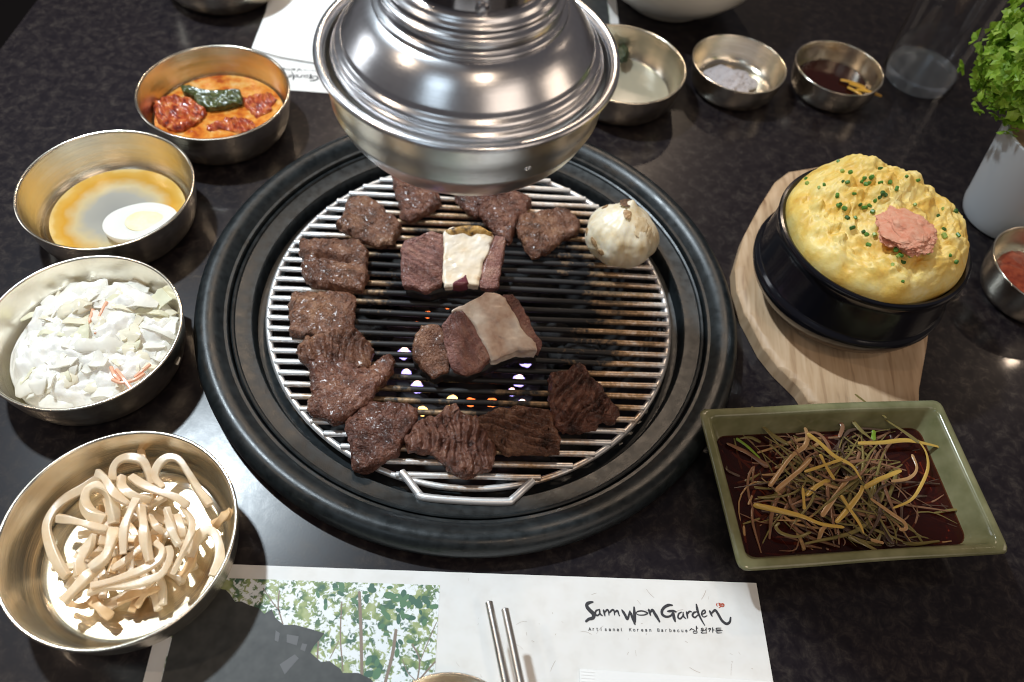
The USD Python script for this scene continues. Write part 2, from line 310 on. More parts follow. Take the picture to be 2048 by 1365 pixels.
def clear(name, tint, ior_rough=.03, op=0.0, base=(.1, .05, .02)):
    """a thin liquid: tinted, see-through, with a wet gloss"""
    n = {'t': ('transparent_bsdf', {'color': tint}), 'gl': ('glossy_bsdf', {'roughness': ior_rough, 'color': (1, 1, 1)}), 'fr': ('fresnel', {'ior': 1.36}), 'm': ('mix_closure', {}),
         'd': ('principled_bsdf', {'base_color': base, 'roughness': .12}), 'm2': ('mix_closure', {'fac': op})}
    return mat(name, n, [('fr.fac', 'm.fac'), ('t.BSDF', 'm.closure1'), ('gl.BSDF', 'm.closure2'), ('m.closure', 'm2.closure1'), ('d.BSDF', 'm2.closure2')], surface='m2.closure')
M_soy = clear('soy_sauce', (.66, .34, .22), op=.16, base=(.09, .030, .028))
M_soydark = clear('dipping_soy', (.30, .08, .03), op=.45, base=(.06, .010, .006))
M_brine = clear('radish_brine', (.99, .97, .93))
M_water = clear('clear_brine', (.92, .86, .72), op=.55, base=(.46, .43, .34))
M_scal = [plain('scallion_yellow', (.50, .32, .07), .22, bump=(700, .2, .0005)), plain('scallion_tan', (.40, .23, .10), .22, bump=(700, .2, .0005)), plain('scallion_brown', (.22, .11, .06), .25), plain('scallion_olive', (.18, .14, .045), .25), plain('scallion_green', (.16, .26, .02), .35), plain('scallion_dark', (.085, .050, .035), .25)]
M_radish = [mottled('pickled_radish', [(.3, (.82, .54, .30)), (.7, (.90, .67, .43))], 130, rough=.30, bump=(700, .2, .0005), extra={'subsurface_weight': .4, 'subsurface_radius': (.006, .004, .0026), 'subsurface_scale': 1.0}),
            mottled('pickled_radish_pale', [(.3, (.84, .58, .34)), (.7, (.90, .71, .48))], 130, rough=.30, bump=(700, .2, .0005), extra={'subsurface_weight': .4, 'subsurface_radius': (.006, .004, .0026), 'subsurface_scale': 1.0}),
            mottled('pickled_radish_tan', [(.3, (.62, .38, .18)), (.7, (.76, .52, .29))], 130, rough=.3, bump=(700, .2, .0005))]
def leafy(name, col, tr=.35, rough=.22):
    return mat(name, {**POS, 'n': ('noise_texture', {'scale': 260.0, 'detail': 3.0}), 'b': ('bump', {'strength': .25, 'distance': .0007}), 'd': ('principled_bsdf', {'base_color': col, 'roughness': rough}), 't': ('translucent_bsdf', {'color': col}), 'm': ('mix_closure', {'fac': tr})},
        [('g.position', 'n.vector'), ('n.fac', 'b.height'), ('b.normal', 'd.normal'), ('d.BSDF', 'm.closure1'), ('t.BSDF', 'm.closure2')], surface='m.closure')
M_cab = [leafy('cabbage_white', (.93, .91, .84)), leafy('cabbage_cream', (.92, .87, .72)), leafy('cabbage_core', (.88, .86, .68))]
M_dress = plain('creamy_dressing', (.88, .86, .79), .22, bump=(420, .3, .0008), extra={'subsurface_weight': .3, 'subsurface_radius': (.005, .005, .004), 'subsurface_scale': 1.0})
M_carrot = plain('carrot_shred', (.82, .42, .27), .3)
M_eggwhite = plain('egg_white', (.70, .70, .65), .22, extra={'subsurface_weight': .2, 'subsurface_radius': (.004, .004, .003), 'subsurface_scale': 1.0})
M_yolk = mottled('egg_yolk', [(.3, (.68, .60, .33)), (.7, (.72, .67, .46))], 200, rough=.5)
M_mustard = mat('mustard_broth', {**POS, 'n': ('noise_texture', {'scale': 60.0, 'detail': 4.0}), 'sub': ('vector_math', {'math_type': 'subtract', 'vector2': (0, 0, 0)}), 'len': ('vector_math', {'math_type': 'length'}),
    'ms': ('math', {'math_type': 'multiply_add', 'value2': .016, 'value3': -.008}), 'ad': ('math', {'math_type': 'add'}),
    'r': ('rgb_ramp', {'ramp': [(.0, (.26, .255, .24)), (.45, (.33, .32, .28)), (.62, (.50, .40, .22)), (.80, (.52, .27, .035)), (.93, (.56, .33, .07)), (1.0, (.60, .42, .16))]}), 'mr': ('map_range', {'clamp': True, 'from_min': 0.0, 'from_max': .0455, 'to_min': 0.0, 'to_max': 1.0}),
    'p': ('principled_bsdf', {'roughness': .07})}, [('g.position', 'n.vector'), ('g.position', 'sub.vector1'), ('sub.vector', 'len.vector1'), ('n.fac', 'ms.value1'), ('len.value', 'ad.value1'), ('ms.value', 'ad.value2'), ('ad.value', 'mr.value'), ('mr.result', 'r.fac'), ('r.color', 'p.base_color')])
M_kimbroth = mottled('kimchi_broth', [(.34, (.34, .06, .012)), (.47, (.55, .17, .022)), (.58, (.60, .28, .06)), (.74, (.66, .44, .22))], 110, rough=.10, bump=(300, .3, .0010))
M_kimchi = mottled('kimchi_leaf', [(.32, (.10, .012, .010)), (.48, (.36, .055, .018)), (.62, (.50, .15, .04)), (.75, (.62, .34, .16))], 170, rough=.16, bump=(300, .4, .001))
M_kimgreen = mottled('scallion_leaf', [(.3, (.022, .026, .008)), (.55, (.060, .075, .020)), (.72, (.15, .16, .06))], 260, rough=.22, bump=(300, .3, .0006))
M_salt = plain('coarse_salt', (.62, .58, .60), .6, bump=(1500, 1.0, .0012))
M_redpaste = mottled('red_paste', [(.3, (.18, .02, .012)), (.7, (.42, .085, .035))], 200, rough=.3, bump=(400, .5, .001))
M_lemon = plain('onion_slice', (.68, .38, .05), .2)
M_herb = plain('dark_herb', (.02, .035, .012), .4)
M_garlic = mat('roasted_bulb', {**POS, 'n': ('noise_texture', {'scale': 70.0, 'detail': 5.0}), 'mp': ('mapping', {'scale': (330, 330, 40)}), 'n2': ('noise_texture', {'scale': 1.0, 'detail': 3.0}),
    'r': ('rgb_ramp', {'ramp': [(.24, (.50, .30, .11)), (.36, (.76, .58, .34)), (.50, (.84, .72, .52)), (.75, (.88, .80, .66))]}), 'm': ('mix', {'fac': .25}), 'r2': ('rgb_ramp', {'ramp': [(.35, (.62, .44, .24)), (.6, (.88, .78, .60))]}), 'b': ('bump', {'strength': .15, 'distance': .0006}),
    'p': ('principled_bsdf', {'roughness': .38, 'subsurface_weight': .15, 'subsurface_radius': (.005, .004, .002), 'subsurface_scale': 1.0})},
    [('g.position', 'n.vector'), ('g.position', 'mp.vector'), ('mp.vector', 'n2.vector'), ('n.fac', 'r.fac'), ('n2.fac', 'r2.fac'), ('r.color', 'm.color1'), ('r2.color', 'm.color2'), ('m.color', 'p.base_color'), ('n2.fac', 'b.height'), ('b.normal', 'p.normal')])
M_rootbrown = mottled('root_brown', [(.35, (.045, .022, .012)), (.6, (.20, .10, .05)), (.75, (.45, .26, .14))], 420, rough=.6, bump=(700, .6, .001))
M_scorch = mottled('scorched_skin', [(.35, (.22, .11, .045)), (.6, (.46, .28, .13)), (.75, (.66, .46, .27))], 500, rough=.5, bump=(700, .4, .0008))
M_tan = mottled('tanned_skin', [(.3, (.62, .43, .22)), (.7, (.80, .64, .42))], 300, rough=.42)
M_paper = mottled('mat_paper', [(.25, (.70, .675, .64)), (.5, (.76, .745, .72)), (.75, (.79, .78, .765))], 70, rough=.6, bump=(1300, .08, .0003))
M_napkin = plain('napkin_paper', (.84, .84, .83), .75, bump=(700, .2, .0004))
M_fleck = plain('paper_fibre', (.42, .34, .28), .7)
M_ink = plain('print_ink', (.030, .030, .036), .6)
M_redink = plain('print_red', (.45, .07, .03), .6)
M_print = mat('print_foliage', {**POS, 'n': ('noise_texture', {'scale': 95.0, 'detail': 3.0, 'roughness': .6}), 'n1': ('noise_texture', {'scale': 420.0, 'detail': 3.0, 'distortion': .8}), 'n2': ('noise_texture', {'scale': 150.0, 'detail': 2.0}),
    'ma': ('math', {'math_type': 'multiply_add', 'value2': .85}), 'leaf': ('rgb_ramp', {'ramp': [(.36, (.055, .13, .085)), (.47, (.15, .23, .085)), (.58, (.34, .40, .17)), (.7, (.42, .46, .25))]}),
    'cut': ('rgb_ramp', {'ramp': [(.885, (0, 0, 0)), (.955, (1, 1, 1))]}), 'm': ('mix', {'color1': (.80, .83, .84)}), 'p': ('principled_bsdf', {'roughness': .55})},
    [('g.position', 'n.vector'), ('g.position', 'n1.vector'), ('g.position', 'n2.vector'), ('n1.fac', 'ma.value1'), ('n.fac', 'ma.value3'), ('ma.value', 'cut.fac'), ('n2.fac', 'leaf.fac'), ('cut.color', 'm.fac'), ('leaf.color', 'm.color2'), ('m.color', 'p.base_color')])
M_proof = mottled('print_roof', [(.3, (.030, .032, .032)), (.7, (.060, .062, .060))], 150, rough=.55)
M_prooflit = plain('print_roof_tiles', (.11, .11, .115), .55)
M_ptrunk = plain('print_trunk', (.24, .18, .14), .55)
M_pleaf = [plain('print_leaf_dark', (.050, .13, .085), .55), plain('print_leaf_mid', (.09, .20, .10), .55)]
M_white = plain('white_ceramic', (.70, .66, .60), .22)
M_planter = plain('planter_white', (.58, .60, .62), .45, bump=(300, .05, .0005))
M_rimclay = plain('planter_inner_clay', (.40, .27, .17), .6)
M_moss = mat('curly_leaves', {**POS, 'n': ('noise_texture', {'scale': 90.0, 'detail': 4.0}), 'r': ('rgb_ramp', {'ramp': [(.3, (.20, .38, .03)), (.52, (.36, .58, .06)), (.75, (.52, .72, .16))]}), 'd': ('principled_bsdf', {'roughness': .45}), 't': ('translucent_bsdf', {}), 'm': ('mix_closure', {'fac': .25})},
    [('g.position', 'n.vector'), ('n.fac', 'r.fac'), ('r.color', 'd.base_color'), ('r.color', 't.color'), ('d.BSDF', 'm.closure1'), ('t.BSDF', 'm.closure2')], surface='m.closure')
M_frost = mat('glass_base', {'p': ('principled_bsdf', {'base_color': (.90, .96, 1.0), 'roughness': .12, 'transmission_weight': .92, 'ior': 1.45})})
M_glass = mat('tumbler_glass', {'p': ('principled_bsdf', {'base_color': (.96, .98, 1.0), 'roughness': .02, 'transmission_weight': 1.0, 'ior': 1.45})})

# ------------------------------------------------------------------ the setting: table top with the grill's hole, floor far below
L = P(75, 0); L2 = P(0, 100); ed = (L2 - L) / np.linalg.norm(L2 - L)
A0, A1 = L - ed * 1.3, L2 + ed * 1.6
tp = Polygon([A0[:2], A1[:2], (1.5, A1[1] - .1), (1.5, A0[1] + .3)]).difference(Point(0, 0).buffer(.172, 48))
obj('table_top', extr(tp, -.03, .03), M_table, smooth=False, kind='structure', label='dark mottled stone table top under all the dishes')
obj('floor', (np.array([(-4, -4, -.75), (4, -4, -.75), (4, 4, -.75), (-4, 4, -.75.__float__())]), np.array([(0, 1, 2), (0, 2, 3)])), M_floor, smooth=False, kind='structure', label='dark floor past the table edge')

# ------------------------------------------------------------------ the built-in grill
g = thing('table_grill', 'round black barbecue grill set into the middle of the table', 'grill')
obj('outer_ring', lathe([(.1620, -.004), (.1620, .0085), (.1632, .0108), (.1650, .0112), (.1675, .0140), (.1705, .0163), (.1745, .0176), (.1778, .0173), (.1806, .0158), (.1826, .0132), (.1838, .0098), (.1836, .0064), (.1820, .0034), (.1790, .0012), (.1765, .0006), (.168, .0006), (.1620, -.004)], 160), M_ring, g)
obj('inner_ring', lathe([(.1612, -.006), (.1612, .0088), (.1604, .0094), (.1592, .0088), (.1585, .0074), (.1535, .0058), (.1500, .0052), (.1488, .0050), (.1480, .0038), (.1476, -.0010), (.1462, -.0050), (.1462, -.012), (.1612, -.006)], 160), M_ring, g)
obj('ledge', lathe([(.1470, -.0052), (.1440, -.0066), (.1400, -.0072), (.1372, -.0086), (.1372, -.020), (.1470, -.020), (.1470, -.0052)], 128), M_ring, g)
obj('fire_well', lathe([(.1440, -.012), (.1360, -.016), (.1300, -.060), (.110, -.085), (0, -.088), (0, -.092), (.113, -.089), (.134, -.062), (.1440, -.012)], 96, flip=True), M_well, g)
obj('gas_burner', lathe([(.046, -.070), (.052, -.064), (.060, -.064), (.066, -.070), (.066, -.082), (.046, -.082), (.046, -.070)], 64, flip=True), M_well, g)
for k in range(46):
    a, r = R.uniform(0, 2 * PI), .11 * math.sqrt(R.random()); s = R.uniform(.008, .014)
    v, f = ellipsoid((r * math.cos(a), r * math.sin(a), -.078 + s * .6), s * R.uniform(.9, 1.5), s, s * .8, 2, .35, k, 2)
    obj('charcoal_lump', (v, f), M_coal, smooth=20, label='black lump of charcoal under the grate bars', cat='charcoal', group='charcoal under the grate')
def flame(px, py, w, kind, z=-.040):
    c = P(px, py, z); s = w / 2 / 2500
    v, f = ellipsoid((0, 0, 0), s, s * .9, s * .8, 2, .35, int(px), 1.6); v = v + c
    if kind == 'gas':
        t = thing('gas_flame', f'small violet gas flame {NEAR(px, py)}', 'flame', None, c)
        obj('flame_body', (v - c, f), M_flame, t)
        v2, f2 = ellipsoid((0, s * .25, s * .7), s * .55, s * .45, s * .4, 2, .25, int(py), 1.6); obj('flame_core', (v2, f2), M_flamecore, t)
    else:
        obj('glowing_ember', (v, f), M_ember2 if kind == 'hot' else M_ember, label=f'{"pale yellow" if kind == "hot" else "orange"} glowing ember {NEAR(px, py)}', cat='ember')
NEARS = {}
def NEAR(px, py): return NEARS[(px, py)]
for px, py, w, kd, near in [(809, 708, 23, 'gas', 'left of the lower rib piece'), (813, 748, 17, 'gas', 'below the violet flame left of the lower rib piece'), (834, 775, 23, 'gas', 'between the forked strip and the lower rib piece'),
                            (1050, 725, 22, 'gas', 'just under the right end of the lower rib piece'), (1038, 763, 23, 'gas', 'half way from the lower rib piece to the dark square slice'), (1023, 785, 16, 'gas', 'above the slice with wavy ridges, nearest the middle'), (1044, 809, 18, 'gas', 'touching the top edge of the wavy ridged slice'),
                            (846, 823, 19, 'hot', 'at the top edge of the two lowest left slices'), (905, 802, 20, 'hot', 'above the pointed tip of the lowest slice'), (941, 805, 18, 'ember', 'right of the pointed tip of the lowest slice'), (984, 806, 18, 'ember', 'left of the wavy ridged slice top edge'),
                            (856, 630, 15, 'ember', 'left above the lower rib piece'), (894, 613, 12, 'ember', 'between the two rib pieces'), (833, 648, 9, 'ember', 'at the upper left corner of the lower rib piece'), (820, 733, 9, 'ember', 'between two violet flames left of the lower rib'), (1017, 742, 9, 'ember', 'under the middle of the lower rib piece, very small')]:
    NEARS[(px, py)] = near; flame(px, py, w, kd)

# ------------------------------------------------------------------ the grate
ZG = .004; TH = math.radians(7.5)
gr = thing('grill_grate', 'round steel wire grate blackened in the middle, lying in the grill', 'grate')
ca, sa = math.cos(TH), math.sin(TH)
GR = .1385
for k in range(34):
    v0 = .1325 - k * .00855 + .0012
    if abs(v0) > .132: continue
    hl = math.sqrt(GR ** 2 - v0 ** 2) - .0005
    pts = np.array([(u_ * ca - v0 * sa, u_ * sa + v0 * ca, ZG - .0025 + .0006 * math.sin(u_ * 30 + k)) for u_ in np.linspace(-hl, hl, 7)])
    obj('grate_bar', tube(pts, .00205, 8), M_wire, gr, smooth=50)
t_ = np.linspace(0, 2 * PI, 120, endpoint=False)
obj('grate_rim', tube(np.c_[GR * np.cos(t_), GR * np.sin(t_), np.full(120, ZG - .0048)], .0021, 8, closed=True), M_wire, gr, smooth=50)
hp = np.vstack([PL([(803, 944), (818, 962), (836, 986)], ZG + .001), P(850, 995, ZG + .002), PL([(930, 1002), (1012, 1004)], ZG + .002), P(1026, 998, ZG + .002), PL([(1046, 980), (1066, 962)], ZG + .001)])
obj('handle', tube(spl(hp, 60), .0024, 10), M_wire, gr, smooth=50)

# ------------------------------------------------------------------ meat on the grate
ZT = ZG + .0003
def jag(top, seed, amp=.0013, step=.0022):
    p = np.vstack([top, top[:1]]); s = np.r_[0, np.cumsum(np.linalg.norm(np.diff(p, axis=0), axis=1))]; t = np.arange(0, s[-1], step)
    q = np.stack([np.interp(t, s, p[:, k]) for k in range(3)], 1)
    q[:, :2] += np.stack([meshkit.fbm(q * 260 + 40 * k, 3, seed + 60 + k) - .5 for k in range(2)], 1) * 2 * amp
    return q
def slice_(pts, label, h, mi, seed, ripple=None, dome=.002, amp=.0019, crease=None, zb=None):
    zb = ZT if zb is None else zb
    h *= .82
    v, f = slab(jag(PL(pts, zb + h), seed), zb, .00105, .0026, amp, 230, seed, ripple, dome=dome * .5, smooth=.0006)
    v = v + (np.stack([meshkit.fbm(v * 620 + 9 * k, 2, seed + k) - .5 for k in range(3)], 1)) * .0016 * np.clip((v[:, 2:] - zb) / h, 0, 1)
    if crease is not None:
        ln = LineString(PL(crease, zb + h)[:, :2]); d = shapely.distance(shapely.points(v[:, 0], v[:, 1]), ln)
        v[:, 2] -= (.0055 * np.exp(-(d / .0022) ** 2)) * np.clip((v[:, 2] - zb) / h, 0, 1)
    obj('beef_slice', (v, f), M_meat[mi], smooth=True, label=label, cat='grilled beef', group='beef slices around the edge of the grate')
Z2, Z3, Z4, Z5 = (500, 350, 3.9), (900, 350, 3.9), (500, 650, 3.9), (900, 700, 3.9)
slice_(zm([(750, 190), (800, 160), (890, 150), (980, 190), (1040, 240), (1060, 280), (1130, 300), (1170, 360), (1165, 430), (1110, 520), (1000, 540), (880, 500), (780, 430), (660, 370), (720, 300), (745, 240)], *Z2), 'grilled beef slice at the upper left of the grate, above the creased slice', .008, 2, 1)
slice_(zm([(380, 490), (440, 475), (700, 490), (860, 500), (915, 590), (920, 760), (870, 880), (760, 870), (560, 850), (430, 800), (390, 720), (420, 640), (370, 570)], *Z2), 'square beef slice with a dark open crease across its middle', .009, 2, 2, crease=zm([(540, 630), (620, 635), (690, 655), (760, 670)], *Z2), dome=.003)
slice_(zm([(310, 910), (520, 900), (780, 905), (820, 960), (815, 1080), (790, 1240), (600, 1260), (480, 1230), (380, 1240), (310, 1220), (300, 1100)], *Z2), 'browned beef slice lying just under the creased slice at the left', .008, 2, 3)
slice_(zm([(430, 90), (620, 30), (830, 20), (930, 130), (970, 200), (920, 300), (850, 330), (700, 300), (560, 280), (440, 290), (370, 240), (360, 180), (400, 130)], *Z4), 'beef slice with vertical score ridges overlapping the browned slice above the forked strip', .008, 2, 4, ripple=(.0013, .0056, .15), zb=ZT + .003)
slice_(zm([(545, 215), (620, 175), (690, 195), (740, 210), (800, 260), (850, 335), (930, 320), (980, 270), (1040, 220), (1100, 215), (1130, 250), (1110, 320), (1050, 410), (980, 500), (940, 580), (800, 680), (740, 720), (660, 745), (540, 690), (440, 660), (440, 590), (480, 540), (460, 440), (460, 330), (440, 290)], *Z4), 'glossy beef slice with a long finger of meat pointing to the upper right', .009, 0, 5, zb=ZT + .002)
slice_(zm([(750, 720), (850, 650), (960, 590), (1100, 590), (1230, 600), (1310, 640), (1300, 720), (1240, 830), (1180, 900), (1170, 980), (1060, 1030), (960, 1090), (880, 1130), (800, 1100), (780, 1000), (785, 900), (750, 800)], *Z4), 'dark glossy beef slice at the lower left of the grate, nearest the ring', .009, 1, 6, zb=ZT + .001)
slice_([(807, 876), (820, 863), (841, 835), (872, 829), (900, 809), (910, 804), (926, 820), (954, 833), (967, 849), (977, 869), (995, 895), (985, 931), (931, 951), (915, 946), (885, 919), (869, 906), (841, 899), (813, 894)], 'ridged beef slice with a pointed tip, just above the grate handle', .0085, 0, 7, ripple=(.0017, .0056, .2), zb=ZT + .001)
slice_(zm([(190, 530), (260, 490), (380, 445), (560, 430), (760, 450), (800, 500), (830, 590), (860, 680), (860, 780), (760, 795), (600, 785), (440, 790), (330, 700), (250, 600)], *Z5), 'beef slice with wavy sideways ridges right of the grate handle', .0085, 2, 8, ripple=(.0018, .0060, 1.45), zb=ZT + .0015)
slice_(zm([(775, 165), (870, 160), (950, 130), (1010, 90), (1060, 130), (1100, 200), (1180, 260), (1240, 360), (1310, 440), (1330, 490), (1290, 540), (1180, 530), (1150, 580), (1030, 615), (900, 610), (820, 570), (790, 430), (780, 280)], *Z5), 'dark wrinkled beef slice alone at the lower right of the grate', .010, 1, 9, ripple=(.0017, .0062, -.65))
slice_(zm([(1110, -20), (1200, 0), (1330, 40), (1430, 100), (1490, 160), (1480, 200), (1400, 270), (1300, 320), (1230, 345), (1180, 300), (1160, 200), (1130, 100)], *Z2), 'three-cornered beef slice half under the left edge of the hood', .008, 0, 10)
slice_(zm([(0, 60), (80, 210), (140, 270), (200, 320), (270, 260), (300, 140), (250, 60)], *Z3), 'small dark beef slice under the middle of the hood edge', .007, 1, 11)
slice_(zm([(270, 130), (370, 100), (500, 110), (620, 150), (640, 200), (600, 260), (530, 330), (510, 400), (470, 500), (390, 470), (310, 390), (240, 300), (220, 250), (260, 190)], *Z3), 'greyish beef slice under the hood, just above the pale bone', .008, 0, 12, zb=ZT + .002)
slice_(zm([(530, 310), (640, 290), (760, 260), (850, 235), (930, 260), (990, 310), (1030, 360), (1010, 430), (890, 480), (820, 540), (740, 590), (650, 620), (600, 560), (560, 470), (510, 400)], *Z3), 'beef slice next to the roasted bulb at the upper right', .008, 2, 13, zb=ZT + .001)
# two thick rib pieces with the bone
def tilt(pts, z0, z1):
    ys = [p[1] for p in pts]; a, b = TY
    return np.array([P(x, y, z0 + (z1 - z0) * (y - a) / (b - a)) for x, y in pts])
ZB = (730, 430, 3.9)
rib = thing('beef_rib', 'upper thick rib piece with a pale yellow bone, charred along its top edge', 'beef rib', 'rib pieces in the middle of the grate')
TY = (450, 590)
def shade_char_base(parent, pts, z0, z1, seed):  # black slab: the shadow under the rib painted black, along with char
    top = tilt(pts, z0, z1); c = top.mean(0); top[:, :2] = c[:2] + (top[:, :2] - c[:2]) * .965; top[:, 2] = .0125
    v, f = slab(jag(top, seed, .0015), ZT, .002, .002, .001, 200, seed)
    obj('shade_char_underside', (v, f), M_black, parent, smooth=True)
def chunk(parent, nm, pts, m, seed, z0, z1, zb, amp=.0016, dome=.0, rnd=.0014, ripple=None, freq=140):
    v, f = slab(jag(tilt(pts, z0, z1), seed, .0009), zb, .0012, rnd, amp, freq, seed, ripple, dome=dome, smooth=.0005, inset=.05)
    return obj(nm, (v, f), m, parent, smooth=True)
shade_char_base(rib, zm([(275, 250), (300, 200), (420, 160), (615, 118), (760, 80), (1012, 150), (1100, 170), (1060, 420), (1035, 575), (890, 545), (612, 560), (480, 600), (300, 550)], *ZB), .031, .0155, 61)
chunk(rib, 'meat', zm([(275, 250), (300, 200), (420, 160), (500, 120), (612, 150), (622, 250), (612, 400), (606, 530), (480, 605), (380, 560), (300, 550), (270, 450)], *ZB), M_ribmeat, 20, .0310, .0155, .0115, ripple=(.0004, .004, 1.2))
b_ = chunk(rib, 'bone', zm([(615, 118), (660, 100), (760, 80), (900, 90), (1012, 150), (985, 220), (965, 300), (925, 350), (905, 450), (895, 550), (800, 545), (700, 548), (612, 560), (600, 400), (610, 250)], *ZB), M_bone, 21, .031, .016, .0118, .0011)
chunk(rib, 'meat', zm([(1005, 150), (1100, 170), (1080, 300), (1060, 420), (1035, 580), (950, 575), (888, 548), (912, 400), (960, 290)], *ZB), M_ribmeat, 22, .0300, .0150, .0115)
chunk(b_ if False else rib, 'charred_bone_edge', zm([(622, 112), (700, 82), (800, 70), (900, 80), (1005, 135), (970, 150), (880, 128), (820, 150), (760, 125), (690, 150), (640, 140)], *ZB), M_bonechar, 23, .0325, .0175, .020, .0005, .0006, .002)
chunk(rib, 'marrow', zm([(685, 528), (712, 500), (765, 480), (788, 450), (800, 490), (808, 535), (740, 548), (690, 546)], *ZB), M_marrow, 24, .0318, .0170, .012, .0003, .0004, .0015)
rib2 = thing('beef_rib', 'lower thick rib piece with a wide pale fat face', 'beef rib', 'rib pieces in the middle of the grate')
TY = (585, 755)
shade_char_base(rib2, zm([(430, 850), (600, 860), (670, 755), (950, 600), (1085, 605), (1160, 610), (1310, 860), (1375, 1050), (1200, 1045), (985, 1135), (780, 1245), (655, 1220), (520, 1265), (360, 1080)], *ZB), .035, .015, 62)
chunk(rib2, 'meat', zm([(430, 850), (560, 850), (602, 880), (642, 960), (665, 1100), (655, 1220), (520, 1270), (430, 1150), (360, 1080), (370, 990)], *ZB), M_meat[2], 25, .0310, .0130, .0080)
chunk(rib2, 'meat', zm([(598, 860), (670, 755), (760, 715), (855, 850), (905, 960), (1000, 1095), (900, 1200), (780, 1250), (680, 1205), (638, 1050)], *ZB), M_ribmeat, 26, .0350, .0150, .0110, ripple=(.0005, .005, .6))
chunk(rib2, 'fat_face', zm([(655, 762), (800, 680), (950, 600), (1020, 585), (1085, 620), (1155, 760), (1222, 880), (1315, 980), (1352, 1050), (1200, 1042), (1090, 1092), (985, 1135), (925, 1000), (845, 850), (758, 745)], *ZB), M_fat, 27, .0355, .0158, .0115, .0015, dome=.0)
chunk(rib2, 'meat', zm([(1075, 605), (1160, 605), (1260, 770), (1310, 860), (1370, 980), (1375, 1050), (1300, 1010), (1218, 880), (1140, 760)], *ZB), M_ribmeat, 28, .0335, .0150, .0110, ripple=(.0006, .004, -.7))
# roasted bulb
gb = thing('roasted_bulb', 'pale roasted onion bulb with brown scorch marks at the right edge of the grate', 'onion', None, P(1243, 472, ZG + .019))
sp = trimesh.creation.icosphere(5); v = np.array(sp.vertices); th_ = np.arctan2(v[:, 1], v[:, 0]); zz = v[:, 2].copy()
rr = 1 + (.042 * np.cos(th_ * 7 + .6) + .010 * np.cos(th_ * 23 + 2 * np.sin(zz * 4))) * (1 - zz ** 2) - .10 * np.clip(zz - .35, 0, 1) + .05 * (meshkit.fbm(v * 2.2 + 9, 3, 4) - .5) * 2
v = v * rr[:, None]; v[:, 2] = np.where(v[:, 2] > 0, v[:, 2] * .92 + -.02 + .46 * np.exp(-np.sqrt(v[:, 0] ** 2 + v[:, 1] ** 2 + .004) / .20), v[:, 2] * .82)
v = v * .0262
rot = trimesh.transformations.rotation_matrix(math.radians(-14), [1, 0, 0])[:3, :3] @ trimesh.transformations.rotation_matrix(math.radians(4), [0, 1, 0])[:3, :3]
bulb_v = v @ rot.T
obj('bulb', (bulb_v, np.array(sp.faces)), M_garlic, gb, smooth=True)
def on_bulb(px, py):
    c = P(1243, 472, ZG + .019); d = P(px, py, 0) - CAM; d /= np.linalg.norm(d)
    q = bulb_v + c - CAM; t = q @ d; off = np.linalg.norm(q - t[:, None] * d, axis=1); k = np.where(off < .0012)[0]
    k = k[np.argmin(t[k])] if len(k) else np.argmin(off); return bulb_v[k]
def patch_on(px, py, w, h, name, m, seed, par=gb):
    c = on_bulb(px, py); n = c / np.linalg.norm(c)
    vv, ff = ellipsoid((0, 0, 0), w, h, .0006, 3, .4, seed, 2.5)
    z = n; x = np.cross([0, 1.0, 0], z); x /= np.linalg.norm(x); y = np.cross(z, x)
    vv = vv @ np.array([x, y, z])
    vv += c
    k = np.linalg.norm(vv, axis=1, keepdims=True)
    obj(name, (vv, ff), m, par, smooth=True)
patch_on(1250, 404, .0042, .0055, 'root_scar', M_rootbrown, 1); patch_on(1254, 424, .0026, .0050, 'root_scar', M_scorch, 2); patch_on(1284, 452, .0048, .0075, 'scorch_mark', M_tan, 12); patch_on(1300, 470, .0028, .0055, 'scorch_mark', M_tan, 13); patch_on(1207, 412, .0026, .0020, 'scorch_mark', M_scorch, 3)
for k, (px, py) in enumerate([(1172, 462), (1183, 482), (1200, 506)]): patch_on(px, py, R.uniform(.0014, .0022), R.uniform(.0028, .0040), 'scorch_mark', M_scorch, 4 + k)

# ------------------------------------------------------------------ the hood over the grill
HX = -.011
hd = thing('exhaust_hood', 'polished steel exhaust hood hanging over the grill', 'hood', None, (HX, 0, 0))
obj('lower_bowl', turned([(.0705, .2020), (.0703, .1945), (.0698, .1880), (.0682, .1820), (.0690, .1800), (.0678, .1765), (.0650, .1700), (.0610, .1640), (.0575, .1610), (.0560, .1605), (.0560, .1615), (.0600, .1655), (.0640, .1710), (.0668, .1790), (.0686, .1890), (.0692, .2020), (.0705, .2020)], 160), M_hoodlow, hd)
obj('lip', turned([(.0693, .2015), (.0705, .2015), (.0722, .2016), (.0738, .2022), (.0745, .2033), (.0740, .2046), (.0725, .2053), (.0710, .2050), (.0698, .2038), (.0688, .1990), (.0684, .1985), (.0693, .2015)], 160), M_hood, hd)
obj('cap', turned([(.0560, .1960), (.0660, .1990), (.0668, .2015), (.0664, .2038), (.0652, .2049), (.0642, .2052), (.0640, .2060), (.0645, .2072), (.0640, .2086), (.0628, .2096), (.0616, .2102), (.0610, .2110), (.0607, .2124), (.0600, .2136), (.0585, .2153), (.0560, .2188), (.0530, .2222), (.0500, .2250), (.0468, .2272), (.0430, .2282), (.0300, .2284)], 160), M_hood, hd)
obj('collar', turned([(.0440, .2276), (.0452, .2279), (.0456, .2290), (.0450, .2300), (.0432, .2304), (.0424, .2312), (.0424, .2340), (.0428, .2346), (.0434, .2354), (.0432, .2364), (.0420, .2370), (.0408, .2374), (.0404, .2384), (.0406, .2394), (.0400, .2404), (.0386, .2410), (.0376, .2420), (.0372, .2440), (.0340, .2442)], 128), M_hood, hd)
obj('pipe', lathe([(.0352, .2400), (.0352, .62)], 96), M_pipe, hd)
